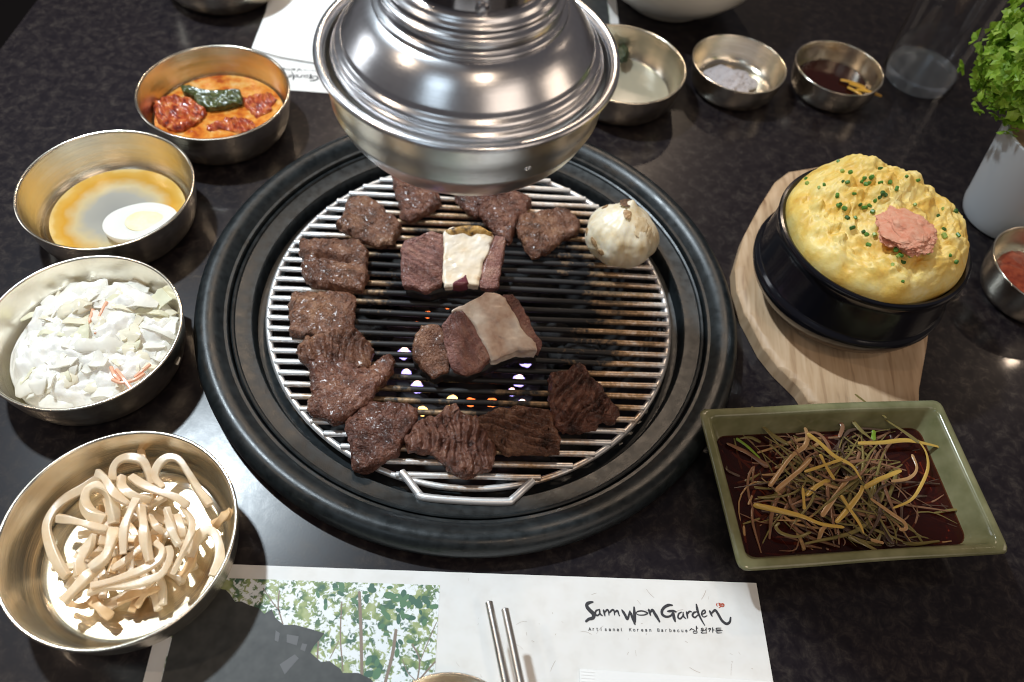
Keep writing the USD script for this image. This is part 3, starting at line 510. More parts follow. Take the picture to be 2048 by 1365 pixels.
obj('pipe', lathe([(.0366, .262), (.0366, .64)], 96), M_pipe, hd)
def screw(par, ang, r, z, s, tilt_=0):
    c = np.array([r * math.cos(ang), r * math.sin(ang), z]); vv, ff = lathe([(s, -s * .4), (s, 0), (s * .8, s * .5), (s * .4, s * .62), (s * .25, s * .4), (0, s * .4)], 20)
    n = np.array([math.cos(ang), math.sin(ang), 0]); x = np.array([-math.sin(ang), math.cos(ang), 0]); y = np.array([0, 0, 1.0])
    obj('screw', (vv @ np.array([x, y, n]) + c, ff), M_hood, par)
c_ = P(993, 9, .2475); screw(hd, math.radians(-75), .0352, .2470, .0030)
for dx in (0, .0016): screw(hd, math.radians(-58) + dx / .07, .0692, .1855, .0010)

# ------------------------------------------------------------------ metal bowls
BP = [(0, .0), (.0410, .0), (.0442, .0006), (.0478, .0030), (.0512, .0085), (.0537, .0170), (.0555, .0280), (.0566, .0390), (.0572, .0410), (.0570, .0419), (.0562, .0422), (.0554, .0418), (.0549, .0405), (.0536, .0290), (.0520, .0180), (.0496, .0098), (.0462, .0052), (.0415, .0038), (0, .0036)]
SP = [(r * .70, z * .76) for r, z in BP]
def bowl(name, label, px, py, Rr, H=.036, prof=BP, xy=None):
    s = Rr / prof[8][0]
    c = P(px, py, H) if xy is None else np.array([*xy, H]); c[2] = 0
    obj(name, turned([(r * s, z * H / max(q[1] for q in prof)) for r, z in prof], 128, c), M_bowl, label=label, cat='bowl', group='steel side-dish bowls')
    return c, s
def disc(c, r, z, n=64, th=.0008, wob=0.0, seed=0):
    a = np.arange(n) * 2 * PI / n; rr = r * (1 + wob * np.sin(3 * a + seed) + wob * .7 * np.sin(5 * a + 2 * seed))
    return lathe([(0, z - th), (r, z - th), (r, z), (r * .97, z), (0, z)], n, c)
cA, _ = bowl('steel_bowl', 'steel bowl of red kimchi behind the mustard bowl at the left', 0, 0, .0570, xy=(-.2236, .1400))
cB, _ = bowl('steel_bowl', 'steel bowl with yellow mustard broth and half an egg', 0, 0, .0577, xy=(-.2588, .0266))
cC, _ = bowl('steel_bowl', 'steel bowl heaped with creamy white cabbage salad', 0, 0, .0573, xy=(-.2247, -.0879))
cD, _ = bowl('steel_bowl', 'steel bowl of pickled radish strips at the lower left corner', 0, 0, .0588, xy=(-.1538, -.2057))
cH, _ = bowl('steel_bowl', 'almost empty steel bowl half hidden behind the right side of the hood', 0, 0, .0551, .033, xy=(.0893, .2560))
cI, _ = bowl('steel_bowl', 'steel bowl cut off by the top edge of the photo at the left', 0, 0, .0560, xy=(-.284, .325))
cE, _ = bowl('small_bowl', 'small steel bowl of coarse salt', 0, 0, .0422, .0265, SP, xy=(.1938, .2900))
cF, _ = bowl('small_bowl', 'small steel bowl of dark soy dip with onion slices', 0, 0, .0399, .0265, SP, xy=(.2853, .3060))
cK, _ = bowl('small_bowl', 'small steel bowl of red paste at the right edge', 0, 0, .0410, .031, SP, xy=(.4130, .0890))
cW, _ = bowl('small_bowl', 'small steel bowl whose rim shows at the bottom edge beside the chopsticks', 0, 0, .0400, .031, SP, xy=(.0300, -.2872))

# A: kimchi
obj('kimchi_broth', disc(cA, .0490, .0125), M_kimbroth, smooth=50, label='orange kimchi broth filling the steel bowl at the back left', cat='broth')
ZA = (230, 130, 5.535)
for pts, lab, h, sd in [([(430, 420), (560, 330), (720, 330), (860, 380), (980, 440), (1000, 540), (880, 620), (740, 700), (640, 720), (520, 640), (440, 540)], 'dark red kimchi leaf folded at the left of the bowl', .0165, 31),
                        ([(1010, 690), (1080, 620), (1280, 570), (1450, 580), (1560, 650), (1480, 730), (1340, 740), (1200, 680), (1080, 720)], 'red kimchi piece at the near side of the bowl', .0150, 32),
                        ([(1420, 350), (1560, 310), (1720, 290), (1780, 400), (1700, 520), (1560, 560), (1440, 480)], 'orange kimchi piece at the right of the bowl', .0142, 33)]:
    obj('kimchi_leaf', slab(jag(PL(zm(pts, *ZA), h), sd, .003, .002), .0118, .0012, .002, .0022, 240, sd, (.0012, .006, .8), dome=.001, smooth=.0006), M_kimchi, smooth=True, label=lab, cat='kimchi', group='kimchi pieces in the bowl')
obj('scallion_leaf', slab(PL(zm([(720, 230), (830, 215), (980, 270), (1150, 268), (1380, 265), (1400, 390), (1220, 440), (1040, 460), (900, 430), (870, 330), (760, 290)], *ZA), .0185), .013, .0012, .0012, .0014, 260, 35, (.0009, .005, 1.5), dome=.0005, smooth=.0005), M_kimgreen, smooth=True, label='dark green scallion leaf lying across the kimchi', cat='scallion')
# B: mustard broth and egg half
mc = stage.GetPrimAtPath('/World/Looks/mustard_broth/sub'); UsdShade.Shader(mc).GetInput('vector2').Set(Gf.Vec3f(cB[0], cB[1], .011))
obj('mustard_broth', disc(cB, .0455, .0088), M_mustard, smooth=50, label='thin yellow mustard broth under the egg half', cat='broth')
ec = P(281, 443, .0155); eg = thing('egg_half', 'half of a boiled egg lying cut side up in the mustard broth', 'egg', None, ec)
v, f = ellipsoid((0, 0, 0), .0245, .0165, .0150, 4); v[:, 1] *= 1 - .10 * v[:, 0] / .0245; v[:, 2] = np.minimum(v[:, 2], .0012 + .0004 * np.sin(v[:, 0] * 200)); v[:, 2] = np.maximum(v[:, 2], -.0082)
an = math.radians(28); ro = np.array([[math.cos(an), -math.sin(an), 0], [math.sin(an), math.cos(an), 0], [0, 0, 1]])
obj('egg_white', (v @ ro.T, f), M_eggwhite, eg, smooth=40)
v, f = ellipsoid((.0025, -.0008, .0010), .0128, .0098, .0010, 3, .07, 3); obj('yolk', (v @ ro.T, f), M_yolk, eg, smooth=True)
# C: cabbage salad
CB = bumps(70, .046, .006, .015, .002, .0065, 41)
def cabz(x, y, t):
    p = np.stack([x, y, 0 * x], -1); fold = np.abs(meshkit.fbm(p * 75 + 3, 3, 5) - .5) * .016
    return .0135 + .0115 * np.sqrt(np.clip(1 - t ** 2.6, 0, 1)) * np.clip((x + .055) / .03, .25, 1) + (bumpz(CB, x, y) + fold + .0012 * (meshkit.fbm(p * 300 + 3, 2, 8) - .5)) * np.clip((1 - t) * 6, .2, 1)
v, f = heap(cC + [.002, 0, 0], .0495, cabz, .008)
obj('dressing', (v, f), M_dress, smooth=True, label='creamy white dressing clotted around the cabbage salad', cat='dressing')
for k in range(112):
    a, r = R.uniform(0, 2 * PI), .046 * math.sqrt(R.random()); x0, y0 = r * math.cos(a) + .005, r * math.sin(a) - .001
    if x0 < -.030 and y0 < .006 or math.hypot(x0, y0) > .046: continue
    ln, wd = R.uniform(.013, .030), R.choice([.0026, .004, .006, .009, .012]); an = R.uniform(0, PI); n, m = 9, 5
    U, V = np.meshgrid(np.linspace(-1, 1, n), np.linspace(-1, 1, m), indexing='ij'); tp_ = np.sqrt(np.clip(1 - .75 * U ** 2, 0.05, 1))
    X, Y = U * ln / 2, V * wd / 2 * tp_ * (1 + .2 * np.sin(U * 5 + k)); curl = R.uniform(20, 90)
    Zs = -curl * X ** 2 * .5 + R.choice([-1, 1]) * 40 * Y ** 2 + .0008 * np.sin(U * 6 + k) + X * R.uniform(-.3, .3) + Y * R.uniform(-.4, .4)
    zb = float(cabz(np.array(x0 - .002), np.array(y0), np.array(min(r / .0495, .99)))) + R.uniform(-.0012, .0016)
    top = np.stack([X, Y, Zs], -1).reshape(-1, 3); bot = top - [0, 0, R.uniform(.0007, .0014)]
    q = np.vstack([top, bot]); fs = []
    for i in range(n - 1):
        for j in range(m - 1):
            A, B, C, D = i * m + j, (i + 1) * m + j, (i + 1) * m + j + 1, i * m + j + 1; o = n * m
            fs += [(A, B, C), (A, C, D), (A + o, C + o, B + o), (A + o, D + o, C + o)]
    bd = [i * m for i in range(n)] + [(n - 1) * m + j for j in range(1, m)] + [i * m + m - 1 for i in range(n - 2, -1, -1)] + [j for j in range(m - 2, 0, -1)]
    for A, B in zip(bd, bd[1:] + bd[:1]): fs += [(A, A + n * m, B + n * m), (A, B + n * m, B)]
    ro = np.array([[math.cos(an), -math.sin(an), 0], [math.sin(an), math.cos(an), 0], [0, 0, 1]])
    obj('cabbage_piece', (q @ ro.T + cC + [x0, y0, zb], np.array(fs)), M_cab[R.choice([0, 0, 0, 0, 1, 1, 2])], smooth=60, label='cut piece of white cabbage in the creamy salad', cat='cabbage', group='cabbage pieces in the salad bowl')
for k, (pts, lab) in enumerate([([(213, 605), (205, 625), (197, 640), (193, 670)], 'long carrot shred upright near the middle of the salad'), ([(186, 620), (182, 640), (176, 652)], 'short carrot shred beside the long one in the salad'), ([(233, 740), (248, 760), (262, 778)], 'carrot shred at the near right of the salad'), ([(225, 760), (245, 768), (270, 760), (290, 750)], 'lowest carrot shred along the salad bowl rim'), ([(222, 735), (230, 752), (240, 762)], 'small carrot shred leaning on the near right ones'), ([(300, 730), (285, 745), (270, 755)], 'carrot shred at the right edge of the salad')]):
    obj('carrot_shred', tube(spl(PL(pts, .0318) + np.c_[np.zeros((len(pts), 2)), [.001 * (i % 2) for i in range(len(pts))]], 14), .00115, 6), M_carrot, label=lab, cat='carrot', group='carrot shreds in the salad')
# D: pickled radish strips
obj('radish_brine', disc(cD, .0470, .0085), M_brine, smooth=50, label='clear brine pooled under the radish strips', cat='brine')
ND = (0, 850, 2.65)
strips = [([(350, 800), (310, 740), (270, 650), (250, 540), (290, 450), (350, 390), (450, 330), (540, 260)], .017, 0), ([(555, 500), (480, 470), (450, 410), (470, 350), (530, 330), (590, 370), (600, 460), (600, 520)], .021, 0), ([(510, 250), (560, 290), (610, 370), (680, 420)], .026, 1),
 ([(590, 290), (600, 230), (640, 190), (700, 180), (760, 200), (790, 260), (800, 310)], .022, 0), ([(735, 95), (760, 180), (790, 260)], .020, 2), ([(860, 330), (820, 280), (840, 220), (890, 180), (950, 190), (1000, 260), (1050, 340), (1110, 420)], .021, 0), ([(690, 270), (760, 320), (850, 360), (940, 390), (1000, 430)], .026, 0),
 ([(300, 490), (400, 510), (500, 540), (570, 560)], .022, 0), ([(720, 390), (690, 470), (660, 560), (650, 680)], .030, 1), ([(740, 430), (760, 520), (770, 620), (790, 720)], .028, 0), ([(880, 440), (900, 520), (920, 590), (950, 640)], .027, 1), ([(960, 430), (1010, 500), (1020, 560), (990, 640), (950, 720), (910, 790)], .024, 0),
 ([(1000, 700), (1030, 620), (1080, 560), (1130, 570), (1160, 640), (1160, 720), (1130, 800)], .018, 0), ([(480, 760), (560, 700), (590, 620), (600, 540)], .026, 0), ([(420, 800), (420, 720), (460, 650), (490, 580)], .023, 0), ([(330, 930), (400, 870), (470, 800), (540, 740)], .022, 0),
 ([(480, 850), (580, 830), (680, 800), (760, 770), (840, 720), (860, 660), (820, 620)], .024, 0), ([(460, 890), (560, 860), (680, 850), (780, 830), (860, 790), (900, 700), (880, 640)], .021, 1), ([(590, 760), (660, 720), (720, 670), (760, 640)], .023, 0), ([(480, 920), (530, 970), (590, 1020)], .013, 2), ([(720, 960), (780, 900), (850, 860)], .012, 2),
 ([(1130, 530), (1190, 490), (1215, 450)], .014, 2), ([(790, 480), (830, 540), (870, 570)], .024, 0), ([(640, 270), (650, 340), (720, 380), (800, 390)], .023, 0), ([(560, 380), (590, 460), (560, 560), (540, 640)], .019, 0), ([(880, 500), (960, 560), (980, 640)], .020, 0), ([(930, 480), (960, 540), (970, 600)], .022, 0),
 ([(350, 940), (430, 960), (500, 930)], .012, 2), ([(960, 800), (1010, 740), (1030, 660)], .015, 2), ([(620, 940), (700, 900), (790, 880)], .014, 2)]
for k, (pts, z, mi) in enumerate(strips):
    w = PL(zm(pts, *ND), z); n = len(w); ar = np.sin(np.linspace(0, PI, n)) * .003 * R.random(); w[:, 2] += ar - .0012
    p = spl(w, 10 + 5 * n); rad = .0024 * R.uniform(.75, 1.35) * (1 + .14 * np.sin(np.linspace(0, 9, len(p)) + k)); rad[-1] *= R.choice([.25, .9, 1.0]); rad[-2] *= .92
    obj('radish_strip', tube(p, rad * .80, 8, R.uniform(.55, 1.0), square=True, twist=R.uniform(-2.5, 2.5)), M_radish[mi], smooth=38, label='cream coloured strip of pickled radish in the corner bowl', cat='radish strip', group='pickled radish strips')
for k in range(44):
    a, r = R.uniform(0, 2 * PI), .026 * math.sqrt(R.random()); x0, y0 = .0 + r * math.cos(a), -.001 + r * math.sin(a); an = R.uniform(0, 2 * PI); ln = R.uniform(.018, .034); cv = R.uniform(-30, 30)
    u_ = np.linspace(-.5, .5, 5) * ln; w = np.c_[x0 + u_ * math.cos(an) - cv * u_ ** 2 * math.sin(an), y0 + u_ * math.sin(an) + cv * u_ ** 2 * math.cos(an), np.full(5, .0068 + .0125 * R.random() * (1 - r / .045))] + cD
    obj('radish_strip', tube(spl(w, 18), .0019, 8, .8, square=True, twist=R.uniform(-2, 2)), M_radish[R.choice([0, 0, 0, 1, 2])], smooth=40, label='cream coloured strip of pickled radish in the corner bowl', cat='radish strip', group='pickled radish strips')
# H, E, F, K contents
obj('clear_brine', disc(cH, .0470, .0060), M_water, smooth=50, label='shallow clear liquid left in the half hidden bowl', cat='broth')
v, f = ellipsoid(P(1245, 108, .016), .005, .012, .004, 3, .5, 8); obj('herb_leaf', (v, f), M_herb, smooth=True, label='dark green leaf beside the hood inside the half hidden bowl', cat='leaf')
SB = bumps(160, .026, .0012, .0032, .0006, .0022, 21)
v, f = heap(cE + [-.002, 0, 0], lambda a: .0225 + .0028 * np.sin(3 * a + .5) + .0018 * np.sin(7 * a + 1), lambda x, y, t: .0050 + .0085 * (1 - t ** 1.6) * (1 + .45 * (meshkit.fbm(np.stack([x, y, 0 * x], -1) * 130 + 2, 2, 3) - .5) * 2) + bumpz(SB, x, y), .004, 50, 120)
obj('salt_heap', (v, f), M_salt, smooth=True, label='heap of coarse grey white salt in its small bowl', cat='salt')
obj('soy_dip', disc(cF, .0330, .0100), M_soydark, smooth=50, label='dark soy dip in the small bowl', cat='sauce')
for k, (px, py, an) in enumerate([(1706, 168, -.3), (1722, 178, -.5), (1738, 186, -.2), (1716, 188, -.75)]):
    c = P(px, py, .0118); u_ = np.linspace(-.5, .5, 7)[:, None] * .022; w = c + u_ * np.array([math.cos(an), math.sin(an), 0]) + np.c_[np.zeros((7, 2)), .001 * np.cos(u_[:, 0] * 150)]
    obj('onion_sliver', tube(w, .0016, 7, .6), M_lemon, label='amber onion sliver floating in the soy dip', cat='onion sliver', group='onion slivers in the soy dip')
v, f = lathe([(0, .0185), (.012, .0180), (.022, .0165), (.0300, .0140), (.0300, .011), (0, .011)], 64, flip=True); nz = meshkit.fbm(v * 220 + 4, 3, 6) - .5
v = v + np.c_[nz * .002, nz * .002, nz * .005]; obj('red_paste', (v + cK, f), M_redpaste, smooth=True, label='grainy red chilli paste in the small bowl at the right', cat='sauce')

# ------------------------------------------------------------------ egg pot on its board
bz = .015
bp = [(1552, 361), (1522, 408), (1490, 468), (1472, 530), (1476, 578), (1492, 622), (1530, 693), (1560, 730), (1583, 752), (1605, 774), (1622, 800), (1650, 822), (1700, 832), (1841, 830), (1842, 775), (1857, 690), (1862, 650), (1872, 590), (1868, 500), (1830, 410), (1750, 350), (1640, 330), (1580, 340)]
v, f = slab(PL(bp, bz), 0.0005, .004, .003, .0, smooth=.004)
obj('wooden_board', (v, f), M_board, smooth=40, label='pale wooden trivet board under the black pot', cat='board')
PC = np.array([.2530, .0450, 0])
obj('stone_pot', lathe([(0, bz + .0004), (.0440, bz + .0004), (.0490, bz + .002), (.0580, .0265), (.0640, .0350), (.0660, .0405), (.0662, .0440), (.0655, .0462), (.0640, .0472), (.0632, .0490), (.0622, .0600), (.0614, .0720), (.0614, .0760), (.0624, .0785), (.0627, .0805), (.0620, .0820), (.0605, .0824), (.0588, .0815), (.0576, .0780), (.0570, .0600), (0, .055)], 144, PC), M_pot, smooth=40, label='shiny black stone pot of steamed egg', cat='pot')
EB = bumps(75, .056, .0030, .0075, .0018, .0046, 77)
def egg_z(x, y):
    """height of the steamed egg over the pot's axis"""
    r = np.hypot(x, y); a = np.arctan2(y, x)
    Re = .0583 + .0016 * np.sin(3 * a + 1) + .0010 * np.sin(7 * a)
    p = np.stack([x, y, 0 * x], -1)
    d = np.sqrt(np.clip(1 - (r / Re) ** 2, 0, 1))
    big = meshkit.fbm(p * 55 + 11, 2, 3) - .5; mid = meshkit.fbm(p * 140 + 5, 3, 9); fine = meshkit.fbm(p * 420 + 5, 2, 12) - .5
    billow = np.abs(mid - .5) * -.013
    hump = .010 * np.exp(-((x + .012) ** 2 + (y - .028) ** 2) / .018 ** 2) + .006 * np.exp(-((x - .016) ** 2 + (y - .030) ** 2) / .010 ** 2)
    return .0790 + .0270 * d ** .75 + (hump + .012 * big + .8 * billow + bumpz(EB, x + .002 * (mid - .5) * 2, y + .0015 * np.sin(x * 300)) + .0018 * fine) * np.clip(d * 1.6, .15, 1)
n = 84; rg = np.linspace(0, 1, n) ** .8; na = 170; vs = [(0, 0, float(egg_z(np.array(0.), np.array(0.))))]; 
for q in rg[1:]:
    a = np.arange(na) * 2 * PI / na; Re = (.0583 + .0016 * np.sin(3 * a + 1) + .0010 * np.sin(7 * a)) * q
    x, y = Re * np.cos(a), Re * np.sin(a); vs += list(zip(x, y, egg_z(x, y)))
a = np.arange(na) * 2 * PI / na
vs += list(zip(.0560 * np.cos(a), .0560 * np.sin(a), np.full(na, .072))); vs.append((0, 0, .070))
f = [(0, 1 + i, 1 + (i + 1) % na) for i in range(na)]
for k in range(n - 1):
    for i in range(na):
        A, B = 1 + k * na + i, 1 + k * na + (i + 1) % na; f += [(A, A + na, B + na), (A, B + na, B)]
f += [(len(vs) - 1, len(vs) - 2 - na + 1 + (i + 1) % na, len(vs) - 2 - na + 1 + i) for i in range(na)]
obj('steamed_egg', (np.array(vs) + PC, np.array(f)), M_egg, smooth=True, label='puffed yellow steamed egg rising out of the black pot', cat='steamed egg')
def on_egg(px, py):
    d = P(px, py, 0) - CAM; lo = .0
    for t in np.linspace(.55, .95, 400):
        q = CAM + d * t; x, y = q[0] - PC[0], q[1] - PC[1]
        if math.hypot(x, y) < .0585 and q[2] <= float(egg_z(np.array(x), np.array(y))): return q
    return None
rc = on_egg(1814, 458)
v, f = ellipsoid((0, 0, 0), .0178, .0176, .0058, 6, .34, 6, 2.4); nz = meshkit.fbm(v * 1400, 2, 4) - .5; v = v * (1 + .09 * nz[:, None]); v[:, 2] -= .10 * np.hypot(v[:, 0], v[:, 1])
obj('roe_dollop', (v + rc + [0, -.002, .0012], f), M_roe, smooth=True, label='pink fish roe dollop on the steamed egg', cat='roe')
def surf(px, py):
    q = on_egg(px, py)
    if q is None: return None
    w = (q - rc - [0, -.002, .0012]) / [.0175, .0172, .0062]
    if w[0] ** 2 + w[1] ** 2 < 1:
        d = CAM - q; d /= np.linalg.norm(d); q = q + d * max(0, .0062 * math.sqrt(1 - w[0] ** 2 - w[1] ** 2)) * 1.25
    return q
for k, (x, y) in enumerate([(560, 185), (620, 240), (580, 235), (770, 220), (900, 205), (895, 222), (400, 270), (405, 295), (465, 315), (490, 300), (585, 285), (605, 290), (680, 285), (700, 300), (725, 265), (690, 270), (770, 290), (815, 290), (850, 320), (790, 350), (765, 365), (745, 380), (640, 345), (555, 355), (575, 400), (590, 420), (560, 405), (670, 400), (690, 415), (715, 405), (730, 435), (605, 465), (645, 465), (630, 515), (685, 535), (700, 550), (740, 550), (710, 600), (935, 485), (945, 510), (965, 525), (880, 560), (1000, 560), (1020, 590), (985, 600), (1000, 635), (915, 655), (870, 650), (845, 625), (880, 685), (830, 700), (805, 490), (940, 400), (1080, 420), (1140, 435), (1055, 455), (1085, 520), (1085, 555), (1155, 550), (1115, 650), (1145, 685), (880, 780), (955, 280), (900, 260), (720, 140), (780, 345), (715, 290), (855, 655), (1010, 560), (620, 135)]):
    c = surf(1450 + x / 2.4816, 250 + y / 2.4816); a, tl = R.uniform(0, PI), R.uniform(-.5, .5); ln, r = R.uniform(.0012, .0030), R.uniform(.0009, .0016)
    d = np.array([math.cos(a), math.sin(a), tl]); d /= np.linalg.norm(d)
    if c is None: continue
    obj('chive_bit', tube(np.array([c - d * ln / 2, c, c + d * ln / 2]) + [0, 0, r * .6], r, 7), M_chive[R.choice([0, 0, 2, 1])], smooth=40, label='tiny cut ring of green chive scattered on the steamed egg', cat='chive', group='chopped chives on the steamed egg')

# ------------------------------------------------------------------ celadon dish of scallion salad
DA = math.radians(12.2); DC = np.array([.2395, -.1080, 0])
def rrect(hx, hy, r, n=8):
    out = []
    for sx, sy, a0 in ((1, 1, 0), (-1, 1, 90), (-1, -1, 180), (1, -1, 270)):
        for k in range(n + 1):
            a = math.radians(a0 + 90 * k / n); out.append((sx * (hx - r) + r * math.cos(a), sy * (hy - r) + r * math.sin(a)))
    for s in range(0): pass
    return np.array(out)
def dens(p, m=160):
    p = np.vstack([p, p[:1]]); s = np.r_[0, np.cumsum(np.linalg.norm(np.diff(p, axis=0), axis=1))]; t = np.linspace(0, s[-1], m, endpoint=False)
    return np.c_[np.interp(t, s, p[:, 0]), np.interp(t, s, p[:, 1])]
rings = []
for ins, z, rc_ in [(.060, .0005, .002), (.0150, .0005, .008), (.0135, .0012, .009), (.0030, .0230, .008), (.0004, .0268, .007), (0, .0284, .0048), (.0008, .0296, .0048), (.0025, .0302, .0048), (.0046, .0300, .0042), (.0060, .0290, .0040), (.0072, .0265, .0042), (.0125, .0110, .0070), (.0150, .0070, .0085), (.0185, .0055, .0085), (.060, .0050, .002)]:
    hx, hy = .0805 - min(ins, .0440), .0505 - min(ins, .0440)
    rings.append(np.c_[dens(rrect(hx, hy, min(rc_, hy * .9)), 200), np.full(200, z)])
v = np.vstack(rings); nr = len(rings); f = []
v[:, 2] += .0007 * np.sin(v[:, 0] * 40 + 1) * (v[:, 2] > .015); v[:, :2] *= 1 + .012 * (meshkit.noise(v * 25 + 3, 2) - .5)[:, None]
for k in range(nr - 1):
    for i in range(200):
        A, B = k * 200 + i, k * 200 + (i + 1) % 200; f += [(A, B, B + 200), (A, B + 200, A + 200)]
for base, fl in ((0, True), ((nr - 1) * 200, False)):
    c = len(v); v = np.vstack([v, v[base:base + 200].mean(0)]); f += [((c, base + (i + 1) % 200, base + i) if fl else (c, base + i, base + (i + 1) % 200)) for i in range(200)]
ro = np.array([[math.cos(DA), -math.sin(DA), 0], [math.sin(DA), math.cos(DA), 0], [0, 0, 1]])
obj('celadon_dish', (v @ ro.T + DC, np.array(f)), M_dish, smooth=50, label='rectangular olive green glazed dish at the right', cat='dish')
q = np.c_[dens(rrect(.0706, .0406, .007), 100), np.full(100, .0110)] @ ro.T + DC
q[:, :2] += (np.stack([meshkit.fbm(q * 130 + 30 * k, 3, 90 + k) - .5 for k in range(2)], 1)) * .0060
obj('soy_sauce', sheet(q, .0135, .0008), M_soy, smooth=False, label='dark soy sauce pooled in the green dish', cat='sauce')
ZD = (1400, 770, 3.16)
st = [([(340, 760), (480, 790), (640, 830), (770, 880), (910, 900)], .024, 0, 1.5), ([(480, 670), (560, 600), (640, 530), (700, 460)], .023, 1, 1.6), ([(440, 640), (510, 540), (580, 450), (660, 390), (680, 330), (665, 270)], .021, 1, 1.4), ([(680, 310), (760, 370), (850, 450), (960, 510), (1020, 600)], .024, 0, 1.3), ([(1000, 370), (1150, 365), (1300, 350), (1420, 370), (1560, 405)], .021, 0, 1.3), ([(860, 870), (940, 780), (1010, 690), (1030, 640)], .022, 0, 1.5), ([(770, 830), (830, 740), (900, 640), (940, 580)], .023, 1, 1.8),
      ([(1040, 650), (1130, 600), (1200, 570), (1270, 540)], .025, 0, 2.2), ([(760, 440), (800, 520), (850, 600)], .025, 0, 1.0), ([(890, 700), (950, 790), (1010, 880), (1035, 940)], .024, 0, 1.0), ([(1380, 350), (1430, 430), (1440, 530), (1390, 650), (1330, 730), (1220, 780)], .022, 0, .9), ([(1080, 720), (1150, 770), (1220, 820), (1290, 870), (1300, 910), (1260, 915)], .021, 1, 1.2), ([(1210, 610), (1320, 590), (1370, 530), (1340, 440)], .023, 1, .9), ([(1480, 810), (1600, 790), (1740, 790), (1800, 830), (1800, 900), (1780, 970)], .016, 3, .8),
      ([(330, 140), (370, 230), (450, 310), (560, 380)], .020, 3, 1.2), ([(230, 340), (300, 390), (380, 465)], .018, 4, .9), ([(570, 450), (525, 490), (540, 540), (600, 590), (660, 610)], .021, 3, .7), ([(500, 870), (480, 900), (520, 940), (620, 960), (700, 930)], .020, 3, 1.0), ([(650, 640), (655, 720), (660, 790)], .022, 0, .9), ([(670, 700), (740, 640), (820, 600)], .021, 0, 2.6), ([(900, 470), (780, 510), (660, 550)], .025, 0, .9), ([(1170, 220), (1280, 290), (1390, 370)], .022, 3, 1.0), ([(950, 210), (1010, 280), (1090, 350)], .022, 3, 1.3), ([(750, 980), (770, 920), (800, 890)], .019, 1, 1.2), ([(1080, 980), (1160, 1000)], .020, 1, 1.0), ([(170, 370), (300, 430), (430, 520)], .016, 2, 2.0), ([(980, 60), (1100, 150), (1180, 210)], .026, 3, .7), ([(1100, 290), (1095, 350)], .022, 4, 1.4), ([(780, 160), (850, 200), (900, 260), (880, 330)], .021, 2, 1.2), ([(1160, 900), (1190, 960), (1220, 1010)], .019, 5, 1.8), ([(1150, 930), (1100, 1000), (960, 960)], .018, 3, 1.0), ([(940, 960), (1030, 1000), (1120, 1050)], .019, 3, 1.4)]
for k, (pts, z, mi, w) in enumerate(st):
    p = spl(PL(zm(pts, *ZD), z - .001), 8 + 5 * len(pts)); rad = .00100 * min(w, 1.45) * (1 + .12 * np.sin(np.linspace(0, 8, len(p)) + k)); rad[0] *= .7; rad[-1] *= .5
    obj('scallion_strip', tube(p, rad, 6, .42, twist=R.uniform(-1.5, 1.5)), M_scal[mi], smooth=60, label='shredded scallion strip soaking in the green dish', cat='scallion', group='scallion strips in the green dish')
for k in range(330):
    if _names.get(('/World', 'scallion_strip'), 0) >= 296: break
    x0, y0 = R.gauss(-.002, .040), R.gauss(.001, .0225)
    if abs(x0) > .060 or abs(y0) > .035: continue
    an, ln, cv = R.choice([R.gauss(.9, .5), R.gauss(-.5, .4), R.uniform(0, 2 * PI)]), R.uniform(.026, .072), R.uniform(-40, 40); u_ = np.linspace(-.5, .5, 5) * ln
    w = np.c_[x0 + u_ * math.cos(an) - cv * u_ ** 2 * math.sin(an), y0 + u_ * math.sin(an) + cv * u_ ** 2 * math.cos(an), .0108 + R.random() * .0115 * math.exp(-(x0 / .042) ** 2 - (y0 / .03) ** 2) + .0018 * np.sin(u_ * 120 + k)]
    w[:, 0] = np.clip(w[:, 0], -.0655, .0655); w[:, 1] = np.clip(w[:, 1], -.0365, .0365)
    obj('scallion_strip', tube(spl(w @ ro.T + DC, 16), R.choice([.0005, .0007, .0009, .0013]) * np.interp(np.linspace(0, 1, 16), [0, .2, .7, 1], [.5, 1, 1, .3]), 6, .45), M_scal[R.choice([1, 2, 2, 2, 3, 3, 3, 5, 5])], smooth=60, label='shredded scallion strip soaking in the green dish', cat='scallion', group='scallion strips in the green dish')

